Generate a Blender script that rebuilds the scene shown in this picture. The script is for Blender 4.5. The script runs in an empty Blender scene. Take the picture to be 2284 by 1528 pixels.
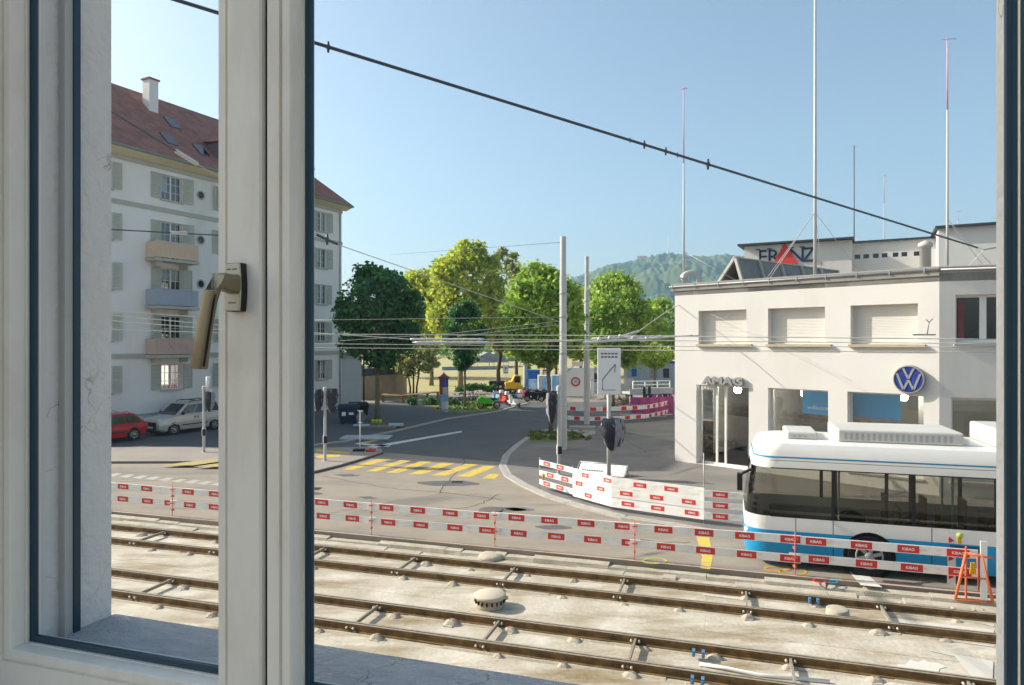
import bpy, bmesh, math, random
import numpy as np
from mathutils import Vector, Matrix, noise
R = math.radians
random.seed(7)
scene = bpy.context.scene
col = scene.collection

# ---------------------------------------------------------------- camera, light, exposure
F, EYE, HOR, CX = 1523.0, 5.3, 766.0, 1142.0      # measured from the photograph: focal length in its pixels, eye height
cam = bpy.data.objects.new('camera', bpy.data.cameras.new('camera')); col.objects.link(cam)
cam.location = (0, 0, EYE); cam.rotation_euler = (R(90), 0, 0)
cam.data.sensor_width = 36; cam.data.lens = 36*F/2284; cam.data.sensor_fit = 'HORIZONTAL'
cam.data.shift_y = 2/2284; cam.data.clip_start = .05; cam.data.clip_end = 9000
scene.camera = cam
SUN_EL = R(31); SH = Vector((.957, -.29, 0)).normalized()   # shadows run this way on the ground
world = bpy.data.worlds.new('World'); scene.world = world; world.use_nodes = True
wn = world.node_tree.nodes; wn.clear()
sky = wn.new('ShaderNodeTexSky'); sky.sky_type = 'NISHITA'; sky.sun_disc = False
sky.sun_elevation = SUN_EL; sky.sun_rotation = math.atan2(-SH.x, -SH.y)
sky.air_density = 1.0; sky.dust_density = 3.2; sky.ozone_density = 0.6; sky.altitude = 400
bg = wn.new('ShaderNodeBackground'); bg.inputs['Strength'].default_value = .06
wo = wn.new('ShaderNodeOutputWorld')
tint = wn.new('ShaderNodeMixRGB'); tint.blend_type = 'MULTIPLY'; tint.inputs[0].default_value = 1; tint.inputs[2].default_value = (1.0, .995, .93, 1)   # slightly turquoise sky
world.node_tree.links.new(sky.outputs[0], tint.inputs[1]); world.node_tree.links.new(tint.outputs[0], bg.inputs['Color']); world.node_tree.links.new(bg.outputs[0], wo.inputs['Surface'])
sl = bpy.data.lights.new('sun', 'SUN'); sl.energy = 2.2; sl.angle = R(.5); sl.color = (1, .94, .85)
so = bpy.data.objects.new('sun', sl); col.objects.link(so)
so.rotation_euler = Vector((SH.x*math.cos(SUN_EL), SH.y*math.cos(SUN_EL), -math.sin(SUN_EL))).to_track_quat('-Z', 'Y').to_euler()
so.location = (-60, 20, 60)
scene.view_settings.view_transform = 'Standard'; scene.view_settings.look = 'None'
scene.view_settings.exposure = 1.87; scene.view_settings.gamma = 1
scene.cycles.max_bounces = 8; scene.cycles.transparent_max_bounces = 16
scene.cycles.volume_bounces = 0

# ---------------------------------------------------------------- helpers
def lin(h):
    h = h.lstrip('#'); o = []
    for i in (0, 2, 4):
        v = int(h[i:i+2], 16)/255
        o.append(v/12.92 if v <= .04045 else ((v+.055)/1.055)**2.4)
    return tuple(o)
def gp(px, py, z=0.0):                       # point of the level z seen at that place of the photograph
    Y = (EYE-z)*F/(py-HOR); return Vector(((px-CX)/F*Y, Y, z))
def at(px, py, Y): return Vector(((px-CX)/F*Y, Y, EYE-(py-HOR)/F*Y))

def M(name, c, rough=.75, metal=0.0, var=.12, scale=2.5, bump=0.0, bscale=30, c2=None, thr=.5, spec=.4, detail=5, stretch=None, trans=0.0, stain=None):
    if isinstance(c, str): c = lin(c)
    if isinstance(c2, str): c2 = lin(c2)
    m = bpy.data.materials.new(name); m.use_nodes = True
    nt = m.node_tree; N = nt.nodes; L = nt.links
    b = N['Principled BSDF']; b.inputs['Roughness'].default_value = rough; b.inputs['Metallic'].default_value = metal
    b.inputs['Specular IOR Level'].default_value = spec
    tc = N.new('ShaderNodeTexCoord'); vec = tc.outputs['Object']
    if stretch:
        mp = N.new('ShaderNodeMapping'); mp.inputs['Scale'].default_value = stretch; L.new(vec, mp.inputs['Vector']); vec = mp.outputs[0]
    n = N.new('ShaderNodeTexNoise'); n.inputs['Scale'].default_value = scale; n.inputs['Detail'].default_value = detail; n.inputs['Roughness'].default_value = .6
    L.new(vec, n.inputs['Vector'])
    r = N.new('ShaderNodeValToRGB'); L.new(n.outputs['Fac'], r.inputs['Fac'])
    e = r.color_ramp.elements; e[0].position = thr-.2; e[1].position = thr+.2
    if c2 is None:
        e[0].color = (*[x*(1-var) for x in c], 1); e[1].color = (*[min(1, x*(1+var)) for x in c], 1)
    else: e[0].color = (*c, 1); e[1].color = (*c2, 1)
    L.new(r.outputs[0], b.inputs['Base Color'])
    if stain:                                    # dirt with a shape of its own: colour, scale, amount, stretch
        sc_, ss_, sa_, st_ = stain
        mp2 = N.new('ShaderNodeMapping'); mp2.inputs['Scale'].default_value = st_; mp2.inputs['Rotation'].default_value = (0, 0, .304); L.new(tc.outputs['Object'], mp2.inputs['Vector'])
        n2 = N.new('ShaderNodeTexNoise'); n2.inputs['Scale'].default_value = ss_; n2.inputs['Detail'].default_value = 8; n2.inputs['Roughness'].default_value = .65; L.new(mp2.outputs[0], n2.inputs['Vector'])
        r2 = N.new('ShaderNodeValToRGB'); r2.color_ramp.elements[0].position = .48; r2.color_ramp.elements[1].position = .68; r2.color_ramp.elements[1].color = (sa_, sa_, sa_, 1); L.new(n2.outputs['Fac'], r2.inputs['Fac'])
        mx2 = N.new('ShaderNodeMixRGB'); L.new(r2.outputs[0], mx2.inputs[0]); L.new(r.outputs[0], mx2.inputs[1]); mx2.inputs[2].default_value = (*lin(sc_), 1)
        L.new(mx2.outputs[0], b.inputs['Base Color'])
    if bump:
        nb = N.new('ShaderNodeTexNoise'); nb.inputs['Scale'].default_value = bscale; nb.inputs['Detail'].default_value = 6
        L.new(vec, nb.inputs['Vector'])
        bp = N.new('ShaderNodeBump'); bp.inputs['Strength'].default_value = bump; bp.inputs['Distance'].default_value = .02
        L.new(nb.outputs['Fac'], bp.inputs['Height']); L.new(bp.outputs[0], b.inputs['Normal'])
    if trans:
        t = N.new('ShaderNodeBsdfTranslucent'); L.new(r.outputs[0], t.inputs['Color'])
        mx = N.new('ShaderNodeMixShader'); mx.inputs[0].default_value = trans
        L.new(b.outputs[0], mx.inputs[1]); L.new(t.outputs[0], mx.inputs[2]); L.new(mx.outputs[0], N['Material Output'].inputs['Surface'])
    return m
def glass(name, tint, ior=1.2, opac=0.0):    # thin pane: see-through plus mirror by angle; opac mixes in a dark film
    m = bpy.data.materials.new(name); m.use_nodes = True
    nt = m.node_tree; N = nt.nodes; L = nt.links; N.remove(N['Principled BSDF'])
    tr = N.new('ShaderNodeBsdfTransparent'); tr.inputs[0].default_value = (*tint, 1)
    gl = N.new('ShaderNodeBsdfGlossy'); gl.inputs['Roughness'].default_value = .01
    fr = N.new('ShaderNodeFresnel'); fr.inputs['IOR'].default_value = ior
    mx = N.new('ShaderNodeMixShader'); L.new(fr.outputs[0], mx.inputs[0]); L.new(tr.outputs[0], mx.inputs[1]); L.new(gl.outputs[0], mx.inputs[2])
    L.new(mx.outputs[0], N['Material Output'].inputs['Surface'])
    return m

class MB:
    def __init__(s, T=None): s.bm = bmesh.new(); s.T = T
    def v(s, p):
        p = Vector(p); return s.bm.verts.new(s.T @ p if s.T else p)
    def face(s, pts, mi=0, smooth=False):
        try: f = s.bm.faces.new([s.v(p) for p in pts])
        except ValueError: return
        f.material_index = mi; f.smooth = smooth; return f
    def hexa(s, b, t, mi=0):                   # two quads (bottom, top), same winding
        vb = [s.v(p) for p in b]; vt = [s.v(p) for p in t]; n = len(b)
        fs = [s.bm.faces.new(vb[::-1]), s.bm.faces.new(vt)]
        for i in range(n): fs.append(s.bm.faces.new([vb[i], vb[(i+1) % n], vt[(i+1) % n], vt[i]]))
        for f in fs: f.material_index = mi
        return fs
    def box(s, x0, x1, y0, y1, z0, z1, mi=0):
        return s.hexa([(x0, y0, z0), (x1, y0, z0), (x1, y1, z0), (x0, y1, z0)], [(x0, y0, z1), (x1, y0, z1), (x1, y1, z1), (x0, y1, z1)], mi)
    def prism(s, poly, z0, z1, mi=0):          # polygon in x, y pulled up
        return s.hexa([(x, y, z0) for x, y in poly], [(x, y, z1) for x, y in poly], mi)
    def side(s, poly, y0, y1, mi=0):           # polygon in x, z pulled along y
        return s.hexa([(x, y0, z) for x, z in poly], [(x, y1, z) for x, z in poly], mi)
    def bar(s, a, b, w, h, mi=0, up=(0, 0, 1)):
        a = Vector(a); b = Vector(b); d = (b-a).normalized(); up = Vector(up)
        if abs(d.dot(up)) > .98: up = Vector((1, 0, 0))
        x = d.cross(up).normalized()*w/2; y = x.cross(d).normalized()*h/2
        s.hexa([a-x-y, a+x-y, a+x+y, a-x+y], [b-x-y, b+x-y, b+x+y, b-x+y], mi)
    def tube(s, pts, r, n=8, mi=0):
        pts = [Vector(p) for p in pts]; rings = []
        rr = r if isinstance(r, (list, tuple)) else [r]*len(pts)
        for i, p in enumerate(pts):
            d = (pts[min(i+1, len(pts)-1)]-pts[max(i-1, 0)]).normalized()
            u = Vector((0, 0, 1)) if abs(d.z) < .95 else Vector((1, 0, 0))
            x = d.cross(u).normalized(); y = x.cross(d).normalized()
            rings.append([s.v(p+x*rr[i]*math.cos(2*math.pi*k/n)+y*rr[i]*math.sin(2*math.pi*k/n)) for k in range(n)])
        for a, b in zip(rings, rings[1:]):
            for k in range(n):
                f = s.bm.faces.new([a[k], a[(k+1) % n], b[(k+1) % n], b[k]]); f.material_index = mi; f.smooth = True
        for e in (rings[0][::-1], rings[-1]):
            f = s.bm.faces.new(e); f.material_index = mi
    def lathe(s, prof, n=16, c=(0, 0, 0), axis='z', mi=0, mis=None, cap=True):
        c = Vector(c); rings = []
        for r, h in prof:
            ring = []
            for k in range(n):
                a = 2*math.pi*k/n; p, q = r*math.cos(a), r*math.sin(a)
                o = Vector((p, q, h)) if axis == 'z' else (Vector((q, h, p)) if axis == 'y' else Vector((h, p, q)))
                ring.append(s.v(c+o))
            rings.append(ring)
        for i, (a, b) in enumerate(zip(rings, rings[1:])):
            for k in range(n):
                f = s.bm.faces.new([a[k], a[(k+1) % n], b[(k+1) % n], b[k]]); f.material_index = mis[i] if mis else mi; f.smooth = True
        if not cap: return
        if prof[0][0] > 1e-4: s.bm.faces.new(rings[0][::-1]).material_index = mis[0] if mis else mi
        if prof[-1][0] > 1e-4: s.bm.faces.new(rings[-1]).material_index = mis[-1] if mis else mi
    def blob(s, c, rx, ry, rz, n=10, m=6, mi=0, jit=0.0, rnd=random):
        c = Vector(c); rings = []
        for i in range(1, m):
            t = math.pi*i/m
            rings.append([s.v(c+Vector((rx*math.sin(t)*math.cos(2*math.pi*k/n), ry*math.sin(t)*math.sin(2*math.pi*k/n), rz*math.cos(t)))*(1+rnd.uniform(-jit, jit))) for k in range(n)])
        top = s.v(c+Vector((0, 0, rz))); bot = s.v(c-Vector((0, 0, rz)))
        fs = []
        for k in range(n):
            fs.append(s.bm.faces.new([top, rings[0][k], rings[0][(k+1) % n]])); fs.append(s.bm.faces.new([bot, rings[-1][(k+1) % n], rings[-1][k]]))
            for a, b in zip(rings, rings[1:]): fs.append(s.bm.faces.new([a[k], b[k], b[(k+1) % n], a[(k+1) % n]]))
        for f in fs: f.material_index = mi; f.smooth = True
    def wall(s, L, z0, z1, holes, depth, y=0.0, x0=0.0, mi=0, mr=0):  # front skin with openings and their reveals
        xs = sorted({x0, L, *[h[0] for h in holes], *[h[1] for h in holes]}); zs = sorted({z0, z1, *[h[2] for h in holes], *[h[3] for h in holes]})
        for a, b in zip(xs, xs[1:]):
            for c, d in zip(zs, zs[1:]):
                if any(h[0] <= a and b <= h[1] and h[2] <= c and d <= h[3] for h in holes): continue
                s.face([(a, y, c), (b, y, c), (b, y, d), (a, y, d)], mi)
        for a, b, c, d in [h[:4] for h in holes]:
            Y = y+depth
            s.face([(a, y, c), (a, y, d), (a, Y, d), (a, Y, c)], mr); s.face([(b, y, c), (b, Y, c), (b, Y, d), (b, y, d)], mr)
            s.face([(a, y, c), (a, Y, c), (b, Y, c), (b, y, c)], mr); s.face([(a, y, d), (b, y, d), (b, Y, d), (a, Y, d)], mr)
    def text(s, t, h, o, x, z, depth=.0, bold=.0, mi=0, sx=1.0):   # lettering: o origin, x and z its axes
        vs, fs, w = glyphs(t, bold); o = Vector(o); x = Vector(x); z = Vector(z); n = x.cross(z).normalized()
        bv = [s.v(o+x*(p[0]-w/2)*h*sx+z*p[1]*h+n*depth) for p in vs]
        for f in fs:
            try: q = s.bm.faces.new([bv[i] for i in f]); q.material_index = mi
            except ValueError: pass
        if depth:
            cnt = {}
            for f in fs:
                for a, b in zip(f, f[1:]+f[:1]): cnt[(min(a, b), max(a, b))] = cnt.get((min(a, b), max(a, b)), 0)+1
            bk = [s.v(o+x*(p[0]-w/2)*h*sx+z*p[1]*h) for p in vs]
            for (a, b), k in cnt.items():
                if k == 1: s.bm.faces.new([bv[a], bv[b], bk[b], bk[a]]).material_index = mi
    def build(s, name, mats, parent=None, smooth=None, bevel=0, seg=2, norm=True, loc=None):
        if norm: bmesh.ops.recalc_face_normals(s.bm, faces=s.bm.faces)
        me = bpy.data.meshes.new(name); s.bm.to_mesh(me); s.bm.free()
        for m in (mats if isinstance(mats, (list, tuple)) else [mats]): me.materials.append(m)
        if smooth:
            me.shade_smooth(); me.set_sharp_from_angle(angle=R(smooth))
        o = bpy.data.objects.new(name, me); col.objects.link(o)
        if parent: o.parent = parent
        if loc is not None: o.location = loc
        if bevel:
            b = o.modifiers.new('Bevel', 'BEVEL'); b.width = bevel; b.segments = seg; b.limit_method = 'ANGLE'; b.angle_limit = R(35)
        return o
_gl = {}
def glyphs(t, bold=0.0):
    k = (t, bold)
    if k in _gl: return _gl[k]
    cu = bpy.data.curves.new('lettering', 'FONT'); cu.body = t; cu.size = 1.0; cu.offset = bold; cu.resolution_u = 3
    ob = bpy.data.objects.new('lettering', cu); col.objects.link(ob)
    dg = bpy.context.evaluated_depsgraph_get(); dg.update()
    me = bpy.data.meshes.new_from_object(ob.evaluated_get(dg))
    vs = [(v.co.x, v.co.y) for v in me.vertices]; fs = [list(p.vertices) for p in me.polygons]
    x0 = min(v[0] for v in vs); vs = [(a-x0, b) for a, b in vs]; w = max(v[0] for v in vs)
    col.objects.unlink(ob); bpy.data.objects.remove(ob); bpy.data.curves.remove(cu); bpy.data.meshes.remove(me)
    _gl[k] = (vs, fs, w); return _gl[k]
def tag(o, label, cat, group=None, kind=None):
    o['label'] = label
    if cat: o['category'] = cat
    if group: o['group'] = group
    if kind: o['kind'] = kind
    return o
def thing(name, label, cat, loc=(0, 0, 0), rz=0.0, group=None):
    o = bpy.data.objects.new(name, None); col.objects.link(o); o.location = loc; o.rotation_euler = (0, 0, rz); o.empty_display_size = .2
    return tag(o, label, cat, group)
def structure(o): o['kind'] = 'structure'; return o
def dup(root, loc, rz=None, label=None):
    r = root.copy(); col.objects.link(r); r.location = loc
    if rz is not None: r.rotation_euler = (0, 0, rz)
    if label: r['label'] = label
    for ch in list(root.children):
        c = ch.copy(); col.objects.link(c); c.parent = r
        for g in list(ch.children):
            d = g.copy(); col.objects.link(d); d.parent = c
    return r
def frame(O, d):                              # local frame: x along d, y to its left (into the building), z up
    d = Vector((d[0], d[1], 0)).normalized(); return Vector((O[0], O[1], 0)), d, math.atan2(d.y, d.x)
def along(O, d, px):                          # distance along an upright plane at that column of the photograph
    a = (px-CX)/F; return (a*O.y-O.x)/(d.x-a*d.y)
def zat(O, d, px, py):
    Y = (O+d*along(O, d, px)).y; return EYE-(py-HOR)/F*Y

# ---------------------------------------------------------------- materials
PSI = math.atan2(F, 4850)                     # the tracks, the bus and our own wall share one direction
RD = Vector((math.cos(PSI), -math.sin(PSI), 0)); RN = Vector((math.sin(PSI), math.cos(PSI), 0))
RROT = -PSI
m_asphalt = M('asphalt', '#988d7d', .9, var=.08, scale=1.3, bump=.25, bscale=60, detail=9, stain=('#77716a', .35, .8, (.35, 1.6, 1)))
m_asphalt_dark = M('asphalt_dark', '#605f5e', .9, var=.12, scale=.5, bump=.2, bscale=60, detail=9)
m_pave = M('pavement', '#9a8f84', .9, var=.10, scale=.6, bump=.2, bscale=50, detail=9)
m_slab = M('slab_concrete', '#a99d86', .9, c2='#d2cabb', scale=1.1, bump=.7, bscale=11, detail=10, thr=.5, stain=('#877452', .7, .95, (.4, 1.7, 1)))
m_conc = M('old_concrete', '#a79d89', .95, c2='#c4bba8', scale=3, bump=.6, bscale=25)
m_lump = M('support_concrete', '#a69c8d', .95, c2='#c6bcaa', scale=5, bump=.7, bscale=20)
m_kerb = M('granite', '#aaa59c', .85, var=.12, scale=6, bump=.3)
m_railside = M('rail_rust', '#4d3d29', .85, c2='#86683f', scale=5, bump=.3, bscale=60)
m_railtop = M('rail_steel', '#a09482', .5, metal=.2, var=.2, scale=6, stretch=(1, 1, 1))
m_yellow = M('yellow_paint', '#dcbb48', .8, c2='#cdb04c', scale=5, bump=.15, stain=('#a3957a', 2.2, .85, (1, 1, 1)))
m_white_paint = M('road_white', '#d4d2cc', .8, var=.12, scale=5)
m_plaster = M('white_render', '#d8d3cb', .92, var=.03, scale=.5, bump=.12, bscale=40, detail=9, stain=('#c2bbaf', .3, .5, (1, 1, .2)))
m_plaster2 = M('facade_render', '#ebe6de', .95, var=.03, scale=.5, bump=.15, bscale=30, detail=9, stain=('#c9c3b8', .25, .6, (1, 1, .25)))
m_base = M('plinth_render', '#bcbcba', .95, var=.06, scale=.7, bump=.15, bscale=30)
m_cream = M('cream_paint', '#d9cfae', .85, var=.05)
m_tile = M('roof_tile', '#a87263', .85, c2='#85584a', scale=1.4, bump=.6, bscale=18, detail=9, stain=('#7d5148', 2.2, .8, (1, 1, .35)))
m_shut = M('shutter_green_grey', '#b7b9ab', .7, var=.06, scale=3)
m_trim = M('stone_trim', '#b5b1a6', .9, var=.06)
m_wframe = M('window_white', '#dcdad4', .5, var=.03)
m_dark = M('dark_glazing', '#20282e', .06, var=.3, scale=1.0, spec=.8)
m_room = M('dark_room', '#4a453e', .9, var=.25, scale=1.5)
m_beige = M('awning_beige', '#dcc3a6', .8, var=.05)
m_bluegrey = M('balcony_blue_grey', '#a9b2bd', .8, var=.06)
m_steel = M('galvanised', '#a9a9a8', .45, metal=.25, var=.08, scale=4)
m_steel_lt = M('painted_grey_steel', '#bcb9b4', .5, var=.06, scale=3)
m_cable = M('cable', '#454c55', .5, var=.1)
m_cable_lt = M('copper_wire', '#c6c4b8', .5, metal=.0, var=.1)
m_ins = M('insulator', '#c9c7c0', .4, var=.05)
m_black = M('black_rubber', '#17181a', .7, var=.2)
m_cloth = M('black_sack', '#232733', .55, var=.3, scale=6, bump=.5, bscale=12)
m_cloth2 = M('grey_sack', '#8b8c94', .6, var=.2, scale=5, bump=.4, bscale=12)
m_red = M('signal_red', '#d23b33', .6, var=.08, scale=4)
m_redrod = M('red_rod', '#d0705f', .6, var=.1)
m_board = M('board_white', '#edeae3', .65, var=.06, scale=3, stain=('#b7ab98', 2.5, .5, (1, 1, 3)))
m_white = M('plain_white', '#eae8e4', .55, var=.03)
m_orange = M('orange_paint', '#e2764a', .6, var=.1)
m_lime = M('lime', '#bccb3a', .5, var=.1)
m_yel = M('machine_yellow', '#e2ad1c', .5, var=.06)
m_wood = M('bench_wood', '#a88658', .75, c2='#8c6c45', scale=3, stretch=(1, 8, 8))
m_bark = M('bark', '#6d5f4b', .95, c2='#8a7c63', scale=4, bump=.8, bscale=18)
m_barkd = M('dark_bark', '#4a4034', .95, c2='#5f5343', scale=4, bump=.8, bscale=18)
m_grass = M('grass', '#5c7030', .95, c2='#7d8440', scale=2.5, bump=.5, bscale=60)
m_sand = M('sand', '#b39c74', .95, c2='#a9a868', scale=.08, bump=.2)
def LF(name, c, c2, trans, dark=.55):           # leaves: every leaf its own tone, drifting through the crown
    m = M(name, c, .55, c2=c2, scale=.5, trans=trans); nt = m.node_tree; N = nt.nodes; L = nt.links
    r = [n for n in N if n.type == 'VALTORGB'][0]; tn = [n for n in N if n.type == 'TEX_NOISE'][0]
    g = N.new('ShaderNodeNewGeometry'); ad = N.new('ShaderNodeMath'); ad.operation = 'MULTIPLY_ADD'; ad.inputs[1].default_value = .5; L.new(g.outputs['Random Per Island'], ad.inputs[0])
    a2 = N.new('ShaderNodeMath'); a2.operation = 'MULTIPLY'; a2.inputs[1].default_value = .5; L.new(tn.outputs['Fac'], a2.inputs[0]); L.new(a2.outputs[0], ad.inputs[2])
    for l in list(r.inputs['Fac'].links): L.remove(l)
    L.new(ad.outputs[0], r.inputs['Fac']); e = r.color_ramp.elements; e[0].position = .2; e[1].position = .8
    k = e.new(.0); k.color = tuple(x*dark for x in lin(c))+(1,)
    return m
m_lf_dark = LF('leaf_dark', '#2c5a2e', '#63974a', .42)
m_lf_mid = LF('leaf_mid', '#66942f', '#c2d465', .55)
m_lf_yel = LF('leaf_yellow_green', '#90b03a', '#dcd75a', .56)
m_lf_olive = LF('leaf_olive', '#889a4c', '#c8c284', .45)
m_lf_lime = LF('leaf_lime', '#8fb030', '#d0dc58', .5)
m_forest = M('forest', '#2c5030', .95, c2='#6b6c38', scale=.02, detail=8)
m_bus = M('bus_white', '#dedcd6', .28, var=.02, stain=('#b3ab9c', .8, .35, (.3, 1, 2)))
m_busroof = M('bus_roof_units', '#c4c1b9', .5, var=.08, scale=2)
m_busblue = M('bus_blue', '#1f8fc0', .3, var=.05)
m_busglass = glass('bus_glazing', (.62, .62, .57), 1.7)
m_shopglass = glass('shop_glazing', (.86, .9, .88), 2.1)
m_pane = glass('window_glass', (.985, .995, .995), 1.12)
m_interior = M('showroom_grey', '#b3aea4', .8, var=.08)
m_poster = M('poster_blue', '#1f9ad6', .5, var=.03)
m_magenta = M('magenta_tarp', '#a8487e', .6, var=.12, bump=.3, bscale=6)
m_blue = M('container_blue', '#2463a8', .55, var=.1)
m_ltblue = M('panel_light_blue', '#5fa6d8', .55, c2='#cfd8de', scale=1.2, thr=.55)
m_graf = M('graffiti_white', '#d5d2ce', .6, c2='#9aa6ad', scale=1.5, thr=.62)
m_hoard = M('site_hoarding', '#aeb4b9', .7, var=.08, scale=1)
m_binblue = M('bin_blue', '#1d2f45', .5, var=.1)
m_chrome = M('chrome', '#b8b8b8', .25, metal=.9, var=.05)
m_blackp = M('black_plastic', '#1b1c1e', .5, var=.15)
m_navy = M('navy_letters', '#22324c', .6, var=.05)
m_letter = M('aluminium_letters', '#9a9a98', .4, metal=.3, var=.04)
m_logo = M('emblem_blue', '#3a4fae', .4, var=.04)
m_bitumen = M('roof_edge', '#8f8a82', .85, var=.1, scale=2)
# ---------------------------------------------------------------- ground, roads, track bed
def rp(u, p, z=0): v = RD*u+RN*p; return Vector((v.x, v.y, z))
PIT0, PIT1, BED = 10.35, 16.75, -.20
g = MB()
prof = [(-60, 0), (PIT0, 0), (PIT0, BED-.02), (PIT1, BED-.02), (PIT1, 0), (60, 0), (1750, 0)]
us = [-700, -60, 60, 900]
for (p0, z0), (p1, z1) in zip(prof, prof[1:]):
    for a, b in zip(us, us[1:]): g.face([rp(a, p0, z0), rp(b, p0, z0), rp(b, p1, z1), rp(a, p1, z1)], 0)
structure(g.build('ground', m_asphalt))
def sheet(name, pts, mat, z, px=True, h=None):
    b = MB(); P = [gp(*p) if px else Vector((p[0], p[1], 0)) for p in pts]
    if h is None: b.face([(p.x, p.y, z) for p in P])
    else: b.prism([(p.x, p.y) for p in P], z-h, z)
    return structure(b.build(name, mat))
b = MB()
for i in range(16):                                    # slab cast in bays, open joints between
    u0 = -34+i*5.6; u1 = u0+5.596
    for p0, p1 in ((10.40, 13.558), (13.562, 16.2)):
        z = BED+random.uniform(-.003, .003); k = 4
        b.face([rp(u0, p0, z), rp(u1, p0, z), rp(u1, p1, z), rp(u0, p1, z)])
structure(b.build('track_bed', m_slab))
b = MB()                                               # broken edge strip between slab and road
uu = [-34.0, -34.0]
while uu[0] < 50:
    for j in range(2):
        u0 = uu[j]; w = random.uniform(.25, 2.2); uu[j] += w; h = random.uniform(.0, .07)
        b.hexa([rp(u0, PIT1-.55+j*.28, BED-.01), rp(u0+w, PIT1-.55+j*.28, BED-.01), rp(u0+w, PIT1-.30+j*.28, BED-.01), rp(u0, PIT1-.30+j*.28, BED-.01)],
               [rp(u0+.01, PIT1-.52+j*.28, BED+h*.6+j*.07), rp(u0+w-.01, PIT1-.50+j*.28, BED+h*.5+j*.07), rp(u0+w, PIT1-.31+j*.28, BED+h+j*.07), rp(u0, PIT1-.31+j*.28, BED+h+j*.07)])
structure(b.build('road_edge', m_conc))
b = MB()
b.hexa([rp(-34, PIT1-.012, .002), rp(60, PIT1-.012, .002), rp(60, PIT1+.06, .002), rp(-34, PIT1+.06, .002)], [rp(-34, PIT1-.012, .01), rp(60, PIT1-.012, .01), rp(60, PIT1+.06, .01), rp(-34, PIT1+.06, .01)])
structure(b.build('road_edge_line', M('salmon_edge', '#c69a84', .85, c2='#b4aca0', scale=1.2)))
# poured concrete patches and white lime stains at the right
for pts in ([(2050, 1318), (2218, 1334), (2218, 1376), (2160, 1362)], [(1985, 1357), (2217, 1383), (2217, 1420), (2010, 1392)],
            [(2060, 1425), (2216, 1450), (2212, 1528), (2190, 1510), (2130, 1440)], [(1560, 1300), (1690, 1314), (1680, 1322), (1570, 1308)]):
    sheet('concrete_patch', [(x, y) for x, y in pts], M('patch_concrete', '#cbc5b9', .9, var=.06, scale=1.5, bump=.2), BED+.012)
sheet('lime_stain', [(1990, 1466), (2004, 1456), (2018, 1457), (2030, 1446), (2048, 1451), (2060, 1446), (2075, 1452), (2092, 1453), (2112, 1462), (2096, 1466), (2094, 1472), (2070, 1474), (2062, 1482), (2044, 1480), (2032, 1488), (2020, 1474)], M('lime_white', '#d2ccc0', .95, var=.04, bump=.3), BED+.006)

# park, pavements
sheet('park_field', [(700, 790), (1560, 790), (1560, 868), (1200, 872), (1000, 872), (700, 880)], m_sand, .004)
sheet('left_pavement', [(-400, 1012), (-100, 945), (690, 905), (1010, 889), (1170, 888), (1110, 918), (1000, 934), (880, 962), (770, 985), (640, 1000), (200, 1000)], M('shade_paving', '#5b5b5c', .9, var=.1, scale=.5, bump=.2), .008)  # paving colour darkened to deepen the shade lying on it
sheet('side_street', [(300, 1003), (705, 1004), (853, 1009), (1118, 1031), (1125, 1018), (1150, 995), (1178, 975), (1215, 960), (1510, 935), (1510, 893), (1178, 898), (1000, 934), (880, 962), (770, 985), (640, 1000)], m_asphalt_dark, .0025)  # darker asphalt colour, partly to deepen the shade on this street
b = MB()
P = [gp(*p) for p in ((200, 1003), (640, 1002), (770, 986), (880, 963), (1000, 935), (1110, 919), (1178, 900))]
for a, c in zip(P, P[1:]): b.bar(a+Vector((0, 0, .03)), c+Vector((0, 0, .03)), .22, .1)
structure(b.build('kerb', m_kerb))
# left island pavement with dark kerb joint
isl = [(-300, 1066), (200, 1034), (487, 1033), (620, 1046), (700, 1056), (760, 1041), (830, 1020), (853, 1012), (850, 1005), (820, 1001), (700, 1003), (400, 1001), (-300, 1006)]
sheet('island_pavement', isl, m_pave, .10, h=.09)
b = MB(); P = [gp(*p) for p in isl[:8]]
for a, c in zip(P, P[1:]): b.bar(a+Vector((0, 0, .025)), c+Vector((0, 0, .025)), .10, .05)
structure(b.build('island_kerb', M('kerb_joint', '#5e564d', .9)))
# right corner pavement with granite edge
arc = [(1178, 975), (1150, 995), (1125, 1018), (1117, 1040), (1128, 1062), (1165, 1085), (1220, 1110), (1300, 1135), (1390, 1158), (1500, 1175), (1640, 1200)]
pol = arc+[(2600, 1200), (2600, 1000), (1500, 985), (1330, 952), (1210, 960)]
sheet('corner_pavement', pol, M('corner_asphalt', '#8b8379', .9, c2='#6c6866', scale=.35, bump=.25, bscale=50, detail=9), .05, h=.045)
b = MB(); P = [gp(*p) for p in arc]
for k in range(2):
    for a, c in zip(P, P[1:]):
        d = (c-a).normalized(); n = Vector((d.y, -d.x, 0))*(-.17*k)
        b.bar(a+n+Vector((0, 0, .03)), c+n+Vector((0, 0, .03)), .15, .06+.012*k)
structure(b.build('granite_kerb', m_kerb))
sheet('tree_island', [(1172, 972), (1200, 964), (1290, 962), (1330, 966), (1310, 978), (1250, 988), (1185, 986)], m_grass, .065)
sheet('lawn', [(960, 905), (1060, 893), (1115, 905), (1100, 916), (1030, 921), (975, 917)], m_grass, .02)
sheet('tree_bed', [(800, 957), (820, 938), (900, 945), (915, 952), (880, 962)], M('soil', '#5b5a43', .95, c2='#6d7040', scale=4, bump=.6), .016)
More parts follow.
